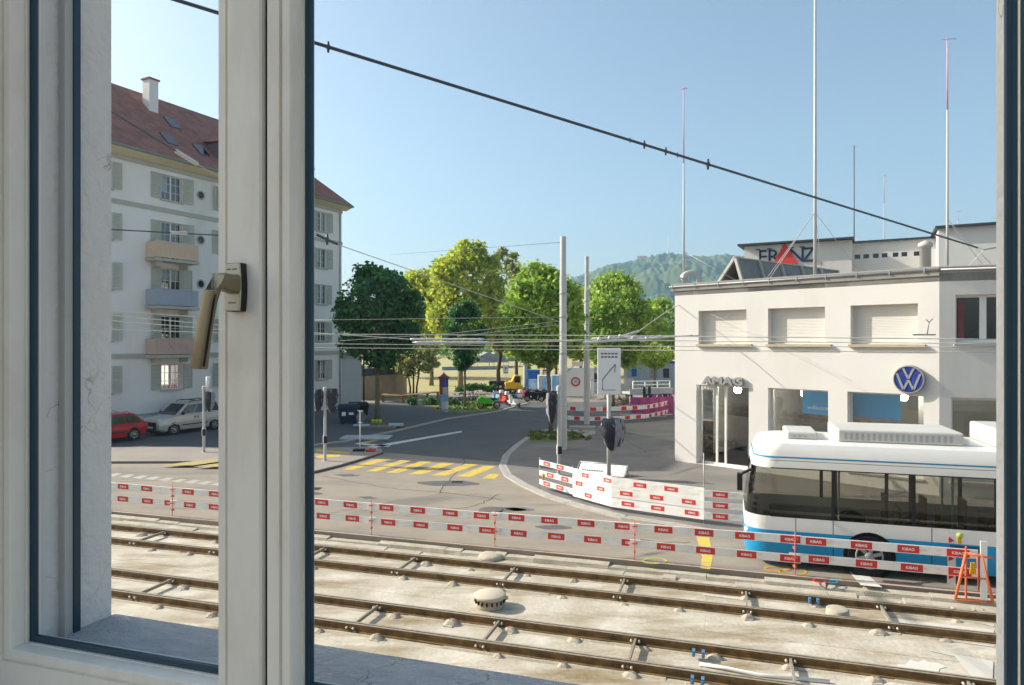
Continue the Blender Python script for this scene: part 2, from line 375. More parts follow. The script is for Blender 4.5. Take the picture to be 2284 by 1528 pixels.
# road markings
b = MB()
zb = [((290, 390, 1075), (610, 735, 980)), ((505, 605, 1090), (820, 925, 990)), ((685, 800, 1103), (1000, 1115, 1000)), ((890, 1020, 1115), (1195, 1315, 1012)),
      ((1090, 1225, 1128), (1405, 1520, 1025)), ((1310, 1445, 1138), (1565, 1685, 1042)), ((1545, 1665, 1156), (1620, 1712, 1113))]
for (a0, a1, ay), (b0, b1, by) in zb:
    P = [gp(690+x*.2487, 780+y*.2487, .004) for x, y in ((a0, ay), (a1, ay+2), (b1, by+2), (b0, by))]
    b.face(P)
for pts in ([(355, 1038), (420, 1030), (487, 1023), (487, 1030), (430, 1038)], [(430, 1041), (487, 1033), (487, 1041)], [(705, 1002), (782, 1009), (780, 1013), (705, 1007)],
            [(705, 1016), (760, 1013), (760, 1018), (705, 1023)], [(792, 989), (850, 979), (850, 981), (800, 992)], [(1553, 1196), (1582, 1199), (1590, 1240), (1584, 1270), (1562, 1267), (1566, 1242)]):
    b.face(mi=1 if pts[0][0] < 500 else 0, pts=[gp(x, y, .105 if (y < 1045 and x < 500) else .004) if not (y < 1030 and x > 700 and x < 790) else gp(x, y, .104) for x, y in pts])
structure(b.build('yellow_markings', [m_yellow, M('worn_yellow', '#b8a560', .85, c2='#a79a70', scale=4)]))
b = MB()
for pts in ([(812, 1000), (820, 996), (1029, 961), (1031, 964), (830, 1000)], [(790, 990), (800, 988), (872, 993), (866, 997)], [(1893, 1275), (1930, 1277), (1968, 1310), (1920, 1305)]):
    b.face([gp(x, y, .0045) for x, y in pts])
for i in range(9):
    x = 236+i*29; y = 1054+i*2.6
    b.face([gp(x, y+6, .004), gp(x+18, y+9, .004), gp(x+36, y+2, .004), gp(x+24, y+1, .004)], 1)
structure(b.build('white_markings', [m_white_paint, M('worn_white', '#b9b4aa', .85, c2='#a8a298', scale=3)]))
b = MB()
for pts in ([(1270, 955), (1328, 955), (1328, 958), (1270, 957)], [(1215, 964), (1322, 966), (1322, 969), (1215, 967)], [(1296, 974), (1328, 966), (1328, 972), (1304, 978)]):
    b.prism([(gp(x, y).x, gp(x, y).y) for x, y in pts], .05, .16)
structure(b.build('edging_stones', m_kerb))
# spray marks of the surveyors, patches in the asphalt
b = MB()
for cx, cy, rx, ry, mi in ((1460, 1251, 26, 6, 0), (1768, 1276, 30, 7, 1), (1735, 1268, 30, 5, 1), (1830, 1294, 16, 5, 2), (1856, 1297, 12, 3, 3), (1095, 1140, 25, 4, 4)):
    P = [gp(cx+rx*math.cos(t), cy+ry*math.sin(t), .006) for t in [i*math.pi/9 for i in range(19)]]
    for p, q in zip(P, P[1:]): b.bar(p, q, .045, .003, mi)
structure(b.build('spray_marks', [m_lime, m_yel, m_red, m_busblue, m_dark]))
b = MB()
for cx, cy, rx, ry in ((1130, 1136, 42, 5), (820, 1110, 18, 3), (1160, 1136, 30, 4), (1235, 1176, 40, 5), (775, 1060, 25, 3), (1000, 1078, 70, 6), (640, 1100, 80, 6), (1330, 1010, 60, 6), (900, 1030, 40, 4)):
    b.face([gp(cx+rx*math.cos(t)+8*math.sin(3*t), cy+ry*math.sin(t), .003) for t in [i*math.pi/6 for i in range(12)]])
structure(b.build('asphalt_patch', m_asphalt_dark))
b = MB(); b.lathe([(.0, .012), (.36, .012), (.4, .004)], 24, gp(1095, 1137)); structure(b.build('road_cover', M('iron_cover', '#6a635b', .7, var=.2, scale=9)))
b = MB()                                               # tar seams, cracks and drains
rk = random.Random(4)
for pts in ([(720, 1062), (860, 1088), (1010, 1100), (1140, 1118)], [(980, 1100), (1010, 1060), (1050, 1010)], [(1230, 1190), (1400, 1206), (1560, 1212)], [(900, 1150), (1060, 1128), (1120, 1100)], [(1160, 1020), (1260, 1022), (1400, 1030)], [(250, 1075), (380, 1070), (480, 1062)], [(1400, 985), (1440, 1010), (1480, 1002)]):
    P = [gp(x, y, .0035) for x, y in pts]; Q = []
    for p, q in zip(P, P[1:]):
        for i in range(9): t = i/9; Q.append(p.lerp(q, t)+Vector((rk.gauss(0, .05), rk.gauss(0, .05), 0)))
    for p, q in zip(Q, Q[1:]):
        n = Vector((-(q-p).y, (q-p).x, 0)).normalized()*.018; zz = .055 if pts[0][0] > 1150 and pts[0][1] < 1100 else .0035
        b.face([Vector((v.x, v.y, zz)) for v in (p-n, q-n, q+n, p+n)])
structure(b.build('tar_seams', M('tar', '#4b4640', .8)))
for px, py in ((700, 1090), (1020, 1075), (1330, 1172), (560, 1085)):
    c = gp(px, py, .004); b = MB(); b.box(-.25, .25, -.22, .22, 0, .004)
    for k in range(7): b.box(-.2, .2, -.18+k*.055, -.155+k*.055, .0042, .007, 1)
    o = b.build('drain', [M('drain_iron', '#57524a', .7), m_black]); o.location = c; structure(o)
# hill with forest, far wood
def hill():
    prof = [(-700, 772), (300, 760), (700, 735), (1000, 690), (1180, 650), (1300, 612), (1340, 597), (1400, 584), (1440, 576), (1475, 569), (1540, 570), (1600, 573), (1660, 570), (1800, 560), (2000, 575), (2400, 590), (3200, 640)]
    xs = [p[0] for p in prof]; ys = [p[1] for p in prof]
    D0, D1, nr = 760., 1560., 150
    cols = np.concatenate([np.arange(-500, 1250, 18), np.arange(1250, 1720, 2.6), np.arange(1720, 2900, 18)])
    V = []; nc = len(cols)
    for j in range(nr+1):
        t = j/nr; D = D0+(D1-D0)*t
        for c in cols:
            yr = np.interp(c, xs, ys); zr = EYE+(HOR-yr)/F*D1
            x = (c-CX)/F*(D1*.25+D*.75); s = t*t*(3-2*t)*.5+t*.5
            z = zr*s
            q = Vector((x/60, D/60, 0)); z += zr*.10*noise.noise(q)*math.sin(math.pi*t)*2
            d = noise.voronoi(Vector((x/9, D/11, 0)))[0][0]
            z += (12*(1-min(d, 1.0))-8)*min(1, t*6)+noise.noise(Vector((x/5, D/5, 3)))*1.2
            V.append((x, D, z if t > 0 else -1))
    Fc = [(j*nc+i, j*nc+i+1, (j+1)*nc+i+1, (j+1)*nc+i) for j in range(nr) for i in range(nc-1)]
    n0 = len(V)                                           # far slope down to the ground again
    for i, c in enumerate(cols): V.append(((c-CX)/F*1640, 1700, -1))
    Fc += [(nr*nc+i, nr*nc+i+1, n0+i+1, n0+i) for i in range(nc-1)]
    me = bpy.data.meshes.new('hill'); me.from_pydata(V, [], Fc); me.materials.append(m_forest); me.shade_smooth()
    o = bpy.data.objects.new('hill', me); col.objects.link(o); structure(o)
hill()
p = at(1491, 572, 1540)
b = MB(); b.tube([(0, 0, -8), (0, 0, 8), (0, 0, 62)], [1.4, 1.0, .35], 6); b.lathe([(1.2, 4), (2.0, 5), (2.0, 11), (1.2, 12)], 8)
tag(b.build('transmission_tower', m_steel, loc=p), 'slender transmission tower rising from the wooded hilltop', 'tower')
p = at(1435, 579, 1530)
b = MB(); b.box(-13, 9, 0, 10, -8, 5); b.box(9, 16, 2, 8, -8, 3)
o = thing('hilltop_house', 'tiny pale house on the ridge of the wooded hill', 'house', p)
b.build('wall', m_plaster, o)
b = MB(); b.hexa([(-14, -1, 5.02), (10, -1, 5.02), (10, 11, 5.02), (-14, 11, 5.02)], [(-12, 4.5, 9), (8, 4.5, 9), (8, 5.5, 9), (-12, 5.5, 9)]); b.build('roof', m_tile, o)
b = MB()
b.bm.free()
for k in range(4): b = MB(); b.box(-11+k*5, -9+k*5, -.1, .05, -1, 2); b.build('window', m_dark, o)

# ---------------------------------------------------------------- trees
def leaves(n, lobes, size, rnd, fill=None):
    V = np.zeros((n*4, 3)); k = 0
    w = [l[3]**2 for l in lobes]; W = sum(w); idx = rnd.choice(len(lobes), n, p=[x/W for x in w])
    L = np.array([[l[0], l[1], l[2], l[3]] for l in lobes])
    d = rnd.normal(size=(n, 3)); d /= np.linalg.norm(d, axis=1)[:, None]
    r = rnd.uniform(.25, 1.0, n)**.6*rnd.normal(1, .23, n)
    P = L[idx, :3]+d*(L[idx, 3]*r)[:, None]*np.array([1, 1, .85])
    if fill is not None:                           # a share of the leaves spreads through the whole crown
        m = n//7; q = rnd.normal(size=(m, 3)); q /= np.linalg.norm(q, axis=1)[:, None]; q *= rnd.uniform(.2, 1.0, m)[:, None]**.4
        P[:m] = np.array(fill[:3])+q*np.array(fill[3:])*.92
    nrm = d*.35+rnd.normal(size=(n, 3))*.6+np.array([0, 0, .45]); nrm /= np.linalg.norm(nrm, axis=1)[:, None]
    t = np.cross(nrm, rnd.normal(size=(n, 3))); t /= np.linalg.norm(t, axis=1)[:, None]; bt = np.cross(nrm, t)
    s = size*rnd.uniform(.45, 1.5, n)[:, None]
    V[0::4] = P-t*s*.6; V[1::4] = P+bt*s*.42; V[2::4] = P+t*s*.6+nrm*s*.1; V[3::4] = P-bt*s*.42
    return V
def leaf_mesh(name, V, mat, parent):
    n = len(V)//4; me = bpy.data.meshes.new(name)
    me.from_pydata(V.tolist(), [], [(4*i, 4*i+1, 4*i+2, 4*i+3) for i in range(n)]); me.materials.append(mat)
    o = bpy.data.objects.new(name, me); col.objects.link(o)
    if parent: o.parent = parent
    return o
def tree(label, base, top, bot, wid, mat, n=5000, size=.3, tr=.13, seed=1, nl=26, lr=.30, bark=None, group='street trees', name='tree', shift=0.0, shape=1.0, stems=1, dep=None):
    rnd = np.random.RandomState(seed); r2 = random.Random(seed)
    o = thing(name, label, 'tree', base, 0, group)
    hz = (top-bot)/2; cz = (top+bot)/2; rx = wid/2; ry = (dep or wid)/2; lobes = []
    nl = int(nl*1.5); lr *= .86
    for i in range(nl):
        a = r2.uniform(0, 2*math.pi); zz = r2.uniform(-1, 1); rr = math.sqrt(max(0, 1-abs(zz)**(2*shape)))*math.sqrt(r2.uniform(.3, 1))
        q = lr*r2.uniform(.7, 1.3)
        lobes.append((shift+math.cos(a)*rr*(1-q*.8)*rx, math.sin(a)*rr*(1-q*.8)*ry, cz+zz*hz*(1-q*.6), q*min(rx, hz)))
    leaf_mesh('crown', leaves(int(n*1.7), lobes, size*.9, rnd, (shift, 0, cz, rx, ry, hz)), mat, o)
    b = MB()
    for sidx in range(stems):
        ox = (sidx-(stems-1)/2)*.5; hh = cz+hz*.35
        pts = [(ox*.6, 0, -.05), (ox*.7+r2.uniform(-.05, .05), 0, bot*.5), (ox+shift*.3, r2.uniform(-.1, .1), bot), (ox*1.4+shift*.7, r2.uniform(-.2, .2), cz), (ox*1.6+shift, 0, hh)]
        b.tube(pts, [tr*1.25, tr, tr*.9, tr*.6, tr*.2], 9)
        for l in lobes[::max(1, len(lobes)//14)]:
            s = Vector((ox+shift*.3, 0, r2.uniform(max(bot*.85, bot-.5), cz))); e = Vector(l[:3])
            mid = (s+e)/2+Vector((0, 0, -.25*hz*.3)); b.tube([s, mid, e], [tr*.45, tr*.3, tr*.08], 5)
    b.build('trunk', bark or m_bark, o)
    return o
def gb(px, py): return gp(px, py)
tree('dark green round street tree right of the white apartment block', gb(841, 940), 10.8, 3.6, 6.4, m_lf_dark, 8600, .29, .15, 1, nl=40, lr=.25)
tree('street tree behind the tall stepped steel pole, trunk in the grass island', gb(1229, 968), 10.0, 3.8, 5.4, m_lf_mid, 9000, .27, .12, 2, nl=34, shift=-.55)
tree('slim dark tree in the lawn beside the advertising column', gb(1037, 908), 9.0, 2.9, 4.1, m_lf_dark, 3600, .28, .10, 3, nl=22)
tree('bushy green tree behind the tall white direction sign', gb(1368, 912), 11.2, 2.9, 6.6, m_lf_mid, 9500, .28, .14, 4, nl=36)
tree('tallest yellow green park tree in the middle', gb(1027, 866), 17.6, 3.4, 10.4, m_lf_yel, 12000, .5, .3, 5, nl=44, lr=.24, shift=.6, group='park trees')
tree('yellow green park tree beyond the dark round street tree', gb(962, 860), 15.2, 3.4, 8.6, m_lf_yel, 8500, .5, .25, 6, nl=30, lr=.24, shift=-1.2, group='park trees')
tree('loose see-through park tree right of the tallest one', gb(1112, 858), 17.8, 3.6, 7.6, m_lf_olive, 4600, .5, .25, 7, nl=30, lr=.2, group='park trees', shift=.8, bark=m_barkd)
tree('small multi-stemmed olive tree growing behind the wooden bench', gb(922, 886), 6.3, 2.0, 6.4, m_lf_olive, 4200, .28, .09, 8, nl=26, lr=.26, stems=3, bark=m_barkd)
tree('young lime green tree in front of the grey site hoarding', gb(1461, 872), 5.4, 2.6, 5.0, m_lf_lime, 2600, .32, .13, 9, nl=16)
tree('green tree between hoarding and white showroom building', gb(1470, 852), 11.5, 4.0, 10.5, m_lf_mid, 6500, .42, .2, 10, nl=30, group='park trees', shift=-.4)
tree('bright green tree behind the two steel poles', gb(1240, 856), 10.5, 3.8, 9.5, m_lf_mid, 6000, .42, .2, 11, nl=30, group='park trees')
tree('dim tree far back behind the loose park tree', gb(1152, 838), 12.5, 3.2, 12, m_lf_mid, 6000, .5, .25, 12, nl=30, group='park trees', bark=m_barkd)
tree('yellowish tree far back behind the bushy sign tree', gb(1375, 838), 13.0, 3.0, 13, m_lf_yel, 6000, .55, .25, 13, nl=30, group='park trees')
tree('sunny park tree filling the gap left of the thick pole', gb(1178, 860), 11.2, 3.2, 8.0, m_lf_mid, 5500, .45, .2, 31, nl=30, group='park trees')
tree('sunny yellowish park tree right behind the thick pole', gb(1296, 858), 12.2, 3.4, 9.0, m_lf_yel, 6000, .45, .2, 32, nl=30, group='park trees')
tree('sunny park tree left of the young lime green tree', gb(1425, 860), 10.6, 3.2, 8.0, m_lf_lime, 5000, .45, .2, 33, nl=28, group='park trees')
tree('dark tree far back at the left end of the park', gb(890, 842), 11.0, 3.0, 12, m_lf_dark, 5500, .55, .25, 14, nl=30, group='park trees', bark=m_barkd)
rnd = np.random.RandomState(20)
lb = [(rnd.uniform(-80, 130), rnd.uniform(0, 22), rnd.uniform(1.5, 7), rnd.uniform(2.5, 4.5)) for _ in range(230)]
tag(leaf_mesh('far_wood', leaves(26000, lb, .9, rnd)+np.array([0, 250, 0]), m_lf_mid, None), 'far row of trees closing the park', 'wood', kind='stuff')
rnd = np.random.RandomState(21)
a0 = gp(1022, 879); lb = [(a0.x+i*.22, a0.y+rnd.uniform(0, .6), rnd.uniform(.35, .85), .38) for i in range(18)]
tag(leaf_mesh('hedge', leaves(2600, lb, .16, rnd), m_lf_dark, None), 'low dark clipped hedge behind the parked bicycles', 'hedge')
a0 = gp(965, 905); lb = [(a0.x+rnd.uniform(-2.2, 1.8), a0.y+rnd.uniform(.5, 2), rnd.uniform(.1, .45), .4) for i in range(16)]
tag(leaf_mesh('shrub', leaves(1800, lb, .15, rnd), m_lf_dark, None), 'low shrubs growing under the wooden bench', 'shrub')
rnd = np.random.RandomState(22); P = [gp(rnd.uniform(1178, 1318), rnd.uniform(966, 984)) for _ in range(160)]
tag(leaf_mesh('island_grass', leaves(2200, [(p.x, p.y, .10, .09) for p in P], .10, rnd), M('grass_blade', '#4c5f2a', .9, c2='#7c7a3c', scale=2), None), 'short grass round the tree in the road island', 'grass', kind='stuff')
rnd = np.random.RandomState(23); P = [gp(rnd.uniform(975, 1105), rnd.uniform(899, 915)) for _ in range(160)]
tag(leaf_mesh('lawn_grass', leaves(2600, [(p.x, p.y, .07, .10) for p in P], .10, rnd), M('lawn_blade', '#5d7a2c', .9, c2='#86963c', scale=2), None), 'short grass of the lawn by the advertising column', 'grass', kind='stuff')
# ---------------------------------------------------------------- white apartment block at the left
OA, DA, RA = frame((-24.1, 36.75), (.465, .885))
LEN = along(OA, DA, 762); ZE = 16.5
apt = thing('apartment_building', 'white apartment block with shutters, balconies and a red tiled roof', 'building', OA, RA)
cols_ = [(2.05, 'w'), (6.4, 'b'), (10.4, 'w'), (14.1, 'b'), (17.0, 'w'), (along(OA, DA, 718), 'w')]
rows = [14.15, 11.25, 8.4, 5.45, 2.45]; WH = 1.55
holes = []
for ci, (s, k) in enumerate(cols_):
    for ri, z in enumerate(rows):
        w = .72 if k == 'b' else .55
        door = k == 'b' and 0 < ri < 4
        holes.append((s-w, s+w, z-(.75 if door else 0), z+WH, ci, ri, door))
ov = [8.45, 12.3]
b = MB(); b.wall(LEN, 0, ZE, holes, .28, mi=0, mr=0)
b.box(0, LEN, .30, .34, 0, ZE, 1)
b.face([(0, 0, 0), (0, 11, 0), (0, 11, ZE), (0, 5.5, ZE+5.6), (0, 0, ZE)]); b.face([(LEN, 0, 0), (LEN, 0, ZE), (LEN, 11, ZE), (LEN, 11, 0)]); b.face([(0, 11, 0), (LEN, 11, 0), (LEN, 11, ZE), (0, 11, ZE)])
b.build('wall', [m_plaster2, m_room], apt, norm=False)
b = MB()
for z0, z1, d in ((13.35, 13.62, .06), (4.42, 4.7, .08), (ZE-.55, ZE-.3, .07), (1.0, 1.12, .05)): b.box(-.05, LEN+.05, -d, -.001, z0, z1)
b.build('string_course', m_trim, apt)
b = MB()
b.hexa([(-.5, -.75, ZE-.05), (LEN+.5, -.75, ZE-.05), (LEN+.5, -.003, ZE-.3), (-.5, -.003, ZE-.3)], [(-.5, -.75, ZE+.06), (LEN+.5, -.75, ZE+.06), (LEN+.5, -.003, ZE+.06), (-.5, -.003, ZE+.06)])
b.build('eaves', m_cream, apt)
b = MB(); b.tube([(-.5, -.8, ZE+.06), (LEN+.5, -.8, ZE+.0)], .09, 8); b.build('gutter', M('copper_green', '#7f8a7c', .7), apt)
ZR = ZE+5.75; b = MB()
b.face([(-.5, -.8, ZE+.1), (LEN+.5, -.8, ZE+.1), (LEN-4.6, 5.3, ZR), (-.5, 5.3, ZR)]); b.face([(LEN+.5, -.8, ZE+.1), (LEN+.5, 11.5, ZE+.1), (LEN-4.6, 5.3, ZR)])
b.face([(LEN+.5, 11.5, ZE+.1), (-.5, 11.5, ZE+.1), (-.5, 5.3, ZR), (LEN-4.6, 5.3, ZR)])
b.face([(-.5, -.8, ZE+.1), (-.5, 5.3, ZR), (-.5, 11.5, ZE+.1)])
roof = b.build('roof', m_tile, apt)
def rz(y): return ZE+.1+(y+.8)*(ZR-ZE-.1)/6.1
sc = along(OA-DA.cross(Vector((0, 0, 1)))*3.6, DA, 341)
b = MB(); b.box(sc-.32, sc+.32, 3.5, 4.2, rz(3.3)-.3, ZR+.45); b.box(sc-.40, sc+.40, 3.42, 4.28, ZR+.45, ZR+.55, 1); b.build('chimney', [m_plaster2, m_tile], roof)
def tilted(b, s0, s1, y0, y1, h, mi=0): b.hexa([(s0, y0, rz(y0)+.01), (s1, y0, rz(y0)+.01), (s1, y1, rz(y1)+.01), (s0, y1, rz(y1)+.01)], [(s0, y0, rz(y0)+h), (s1, y0, rz(y0)+h), (s1, y1, rz(y1)+h), (s0, y1, rz(y1)+h)], mi)
for s0, y0 in ((6.5, .5), (8.7, .3), (8.1, 2.4)):
    b = MB(); tilted(b, s0, s0+.75, y0, y0+.85, .09); b.build('skylight', m_dark, roof)
for s0 in (10.1, 17.0):
    b = MB(); b.box(s0, s0+1.3, -.05, 2.4, rz(.0)-.1, rz(.0)+1.5, 0); b.hexa([(s0-.2, -.3, rz(0)+1.45), (s0+1.5, -.3, rz(0)+1.45), (s0+1.5, 2.6, rz(0)+1.7), (s0-.2, 2.6, rz(0)+1.7)], [(s0+.2, 0, rz(0)+2.0), (s0+1.1, 0, rz(0)+2.0), (s0+1.1, 2.6, rz(0)+2.2), (s0+.2, 2.6, rz(0)+2.2)], 1)
    b.box(s0+.22, s0+1.08, -.09, -.051, rz(0)+.35, rz(0)+1.3, 2); b.build('dormer', [M('slate_cladding', '#6d6468', .8), m_tile, m_dark], roof)
for s, zs in ((ov[0], rows), (ov[1], rows)):
    for z in zs[:4]:
        b = MB(); b.lathe([(.30, 0), (.30, -.05), (.22, -.05), (.22, -.012)], 20, (s, 0, z+.75), 'y', mi=1, cap=False); b.lathe([(0, -.012), (.22, -.012)], 20, (s, 0, z+.75), 'y', 0)
        b.build('oval_window', [m_dark, m_trim], apt).scale = (1, 1, 1)
def win_frame(b, x0, x1, z0, z1, y, bars=3, t=.055):
    b.box(x0, x0+t, y, y+.06, z0, z1); b.box(x1-t, x1, y, y+.06, z0, z1); b.box(x0+t, x1-t, y, y+.06, z0, z0+t); b.box(x0+t, x1-t, y, y+.06, z1-t, z1)
    xm = (x0+x1)/2; b.box(xm-t*.9, xm+t*.9, y-.01, y+.06, z0+t, z1-t)
    for k in range(1, bars+1):
        z = z0+(z1-z0)*k/(bars+1)
        for a, c in ((x0+t, xm-t*.9), (xm+t*.9, x1-t)): b.box(a, c, y+.01, y+.05, z-.014, z+.014)
    for xx in ((x0+xm)/2, (x1+xm)/2): b.box(xx-.014, xx+.014, y+.012, y+.048, z0+t, z1-t)
rr = random.Random(3)
m_aptglass = glass('flat_glazing', (.8, .86, .9), 2.3)
for a, c, z0, z1, ci, ri, door in holes:
    b = MB(); win_frame(b, a+.01, c-.01, z0+.01, z1-.01, .16, 2)
    w = b.build('window', m_wframe, apt)
    b = MB(); b.face([(a, .195, z0), (c, .195, z0), (c, .195, z1), (a, .195, z1)]); b.build('pane', m_aptglass, w)
    if rr.random() < .7:
        b = MB(); x_ = a+.06+rr.choice([0, .55])*(c-a); b.box(x_, x_+(c-a)*rr.uniform(.2, .38), .235, .25, z0+rr.choice([.05, .5]), z1-.04); b.build('curtain', m_white, w)
    b = MB(); b.box(a-.08, c+.08, -.10, .02, z0-.09, z0-.003); b.build('sill', m_trim, w)
    sw = (c-a)*.46
    for sg in (0, 1):
        x0 = a-sw-.03 if sg == 0 else c+.03
        k_ = rr.choice([0, 0, 0, 0, .25, .4]); hx = a-.03 if sg == 0 else c+.03   # some leaves stand off the wall
        b = MB(Matrix.Translation((hx, -.03, 0)) @ Matrix.Rotation(-k_ if sg else k_, 4, 'Z') @ Matrix.Translation((-hx, .03, 0))); zz0, zz1 = z0+.0, z1
        b.box(x0, x0+.06, -.055, -.015, zz0, zz1); b.box(x0+sw-.06, x0+sw, -.055, -.015, zz0, zz1)
        for zc in (zz0, (zz0+zz1)/2-.04, zz1-.08): b.box(x0+.06, x0+sw-.06, -.055, -.015, zc, zc+.08)
        n = int((zz1-zz0)/.075)
        for k in range(n): b.box(x0+.06, x0+sw-.06, -.048, -.02, zz0+k*(zz1-zz0)/n+.004, zz0+(k+.72)*(zz1-zz0)/n)
        b.build('shutter', m_shut, apt)
for ci, (s, k) in enumerate(cols_):
    if k != 'b': continue
    for ri in (1, 2, 3):
        z = rows[ri]-.85; x0, x1 = s-1.75, s+1.1; b = MB()
        b.box(x0-.05, x1+.05, -1.05, -.002, z-.16, z, 0)
        b.prism([(x0+.35, -.01), (x0+.6, -.01), (x0+.6, -.75), (x0+.35, -.5)], z-.45, z-.161, 0); b.prism([(x1-.6, -.01), (x1-.35, -.01), (x1-.35, -.5), (x1-.6, -.75)], z-.45, z-.161, 0)
        bal = b.build('balcony', m_trim, apt)
        b = MB(); n = 34; pitch = (x1-x0)/n
        for q in range(n): b.box(x0+q*pitch+.006, x0+(q+.86)*pitch, -1.03, -1.0, z+.05, z+.98)
        for q in range(11): b.box(x0, x0+.03, -.98+q*.088, -.98+q*.088+.076, z+.05, z+.98); b.box(x1-.03, x1, -.98+q*.088, -.98+q*.088+.076, z+.05, z+.98)
        b.box(x0-.03, x1+.03, -1.06, -.98, z+.982, z+1.03)
        if ri == 3:
            for xc in (x0+.9, x0+1.9):
                for sg in (-1, 1): b.bar((xc-.28*sg, -1.045, z+.15), (xc+.28*sg, -1.045, z+.9), .05, .02)
        b.build('railing', [m_beige, m_bluegrey, M('railing_pinkish', '#cdb3a3', .8, var=.06)][ri-1], bal)
        if ri == 2:
            pass
b = MB(); b.tube([(LEN-.25, -.08, .1), (LEN-.25, -.08, ZE-.3)], .06, 8); b.tube([(12.9, -.08, .1), (12.9, -.08, ZE-.3)], .05, 8); b.build('downpipe', m_steel_lt, apt)
# grey plinth annex and garden wall at the far end of the block
OX = OA+DA*LEN
annex = thing('annex', 'low grey annex at the far corner of the white apartment block', 'annex', OX, RA)
b = MB(); b.box(.02, 2.6, .1, 8, 0, 4.3); b.build('wall', m_base, annex)
b = MB(); b.box(.02, 2.9, -.25, 8.3, 4.301, 4.55); b.build('roof', m_bitumen, annex)
b = MB(); b.tube([(2.75, -.02, .05), (2.75, -.02, 4.2)], .07, 8); b.build('downpipe', m_blackp, annex)
b = MB(); P = [gp(800, 893), gp(828, 889), gp(880, 884), gp(905, 880)]
w = thing('garden_wall', 'beige rendered garden wall behind the dark round tree', 'wall', P[0])
for p, q in zip(P, P[1:]): b.bar(p-P[0]+Vector((0, 0, 1.1)), q-P[0]+Vector((0, 0, 1.1)), .25, 2.2)
b.build('masonry', M('beige_wall', '#b39f83', .95, c2='#9b8a72', scale=1, bump=.3), w)
b = MB()
for p, q in zip(P, P[1:]):
    for k in range(9): c = p.lerp(q, k/9)-P[0]; b.box(c.x-.03, c.x+.03, c.y-.03, c.y+.03, 2.2, 3.1)
    b.bar(p-P[0]+Vector((0, 0, 3.1)), q-P[0]+Vector((0, 0, 3.1)), .05, .05); b.bar(p-P[0]+Vector((0, 0, 2.55)), q-P[0]+Vector((0, 0, 2.55)), .02, .75)
b.build('fence_panel', M('dark_panel', '#4a5158', .6), w)

# ---------------------------------------------------------------- showroom building at the right
OB, DB, RB = frame((7.29, 30.57), (.723, -.691))
LB = along(OB, DB, 2095); CB = OB+DB*LB
show = thing('showroom_building', 'white two storey showroom with shop windows and roller shutters', 'building', OB, RB)
ZT = 7.75
def fb(px): return along(OB, DB, px)
def hz(px0, px1, y0, y1):                       # opening from photo columns and the rows at its left edge
    return (fb(px0), fb(px1), zat(OB, DB, px0, y1), zat(OB, DB, px0, y0))
up = [hz(1558, 1665, 693, 768), hz(1713, 1840, 688, 767), hz(1897, 2047, 683, 768)]
zu0 = sum(h[2] for h in up)/3; zu1 = sum(h[3] for h in up)/3; up = [(h[0], h[1], zu0, zu1) for h in up]
zl = 3.5
lo = [(fb(1553), fb(1670), .06, zl), (fb(1713), fb(1847), .55, zl), (fb(1890), fb(2060), .55, zl)]
b = MB(); b.wall(LB, -.1, ZT, up+lo, .42)
DC = Vector((.94, -.34, 0)).normalized(); rel = math.atan2(DC.y, DC.x)-RB
TC = Matrix.Translation((LB, 0, 0)) @ Matrix.Rotation(rel, 4, 'Z')
def fc(px): return along(CB, DC, px)
wr = [(fc(2131), fc(2131)+1.75, zu0+.05, zu1+.25), (fc(2122), fc(2122)+4.2, .6, zl-.05), (fc(2122)+4.8, fc(2122)+9, .6, zl-.05), (fc(2131)+3, fc(2131)+5, zu0+.05, zu1+.25)]
b.T = TC; b.wall(24, -.1, ZT, wr, .3); b.T = None
b.face([(0, 0, -.1), (0, 0, ZT), (0, 16, ZT), (0, 16, -.1)])
wl = b.build('wall', m_plaster, show, norm=False)
poly = [(0, 0), (LB, 0)]; e = TC @ Vector((24, 0, 0)); poly += [(e.x, e.y), (e.x+4, 16), (0, 16)]
b = MB(); b.prism([(x+(-.0), y) for x, y in poly], ZT-.32, ZT-.02, 0)
b.build('roof', m_bitumen, show)
b = MB()                                         # eaves strip with gutter
b.hexa([(-.2, -.04, ZT-.12), (LB+.01, -.04, ZT-.12), (LB-.02, .3, ZT-.12), (-.2, .3, ZT-.12)], [(-.2, -.04, ZT+.17), (LB+.01, -.04, ZT+.17), (LB-.02, .3, ZT+.24), (-.2, .3, ZT+.24)])
b.T = TC; b.hexa([(.012, -.04, ZT+.002), (24, -.04, ZT+.002), (24, .3, ZT+.002), (.02, .3, ZT+.002)], [(.012, -.04, ZT+.172), (24, -.04, ZT+.172), (24, .3, ZT+.242), (.02, .3, ZT+.242)]); b.T = None
b.build('cornice', m_bitumen, show)
b = MB(); b.tube([(-.25, -.075, ZT+.08), (LB+.02, -.075, ZT+.08)], .03, 8)
for k in range(10): b.box(-.1+k*1.1, -.07+k*1.1, -.11, -.042, ZT-.0, ZT+.15)
b.T = TC; b.tube([(.03, -.075, ZT+.08), (24, -.075, ZT+.08)], .03, 8); b.T = None
b.build('gutter', m_steel, show)
m_slat = M('roller_slats', '#cfcac1', .7, var=.04, scale=1)
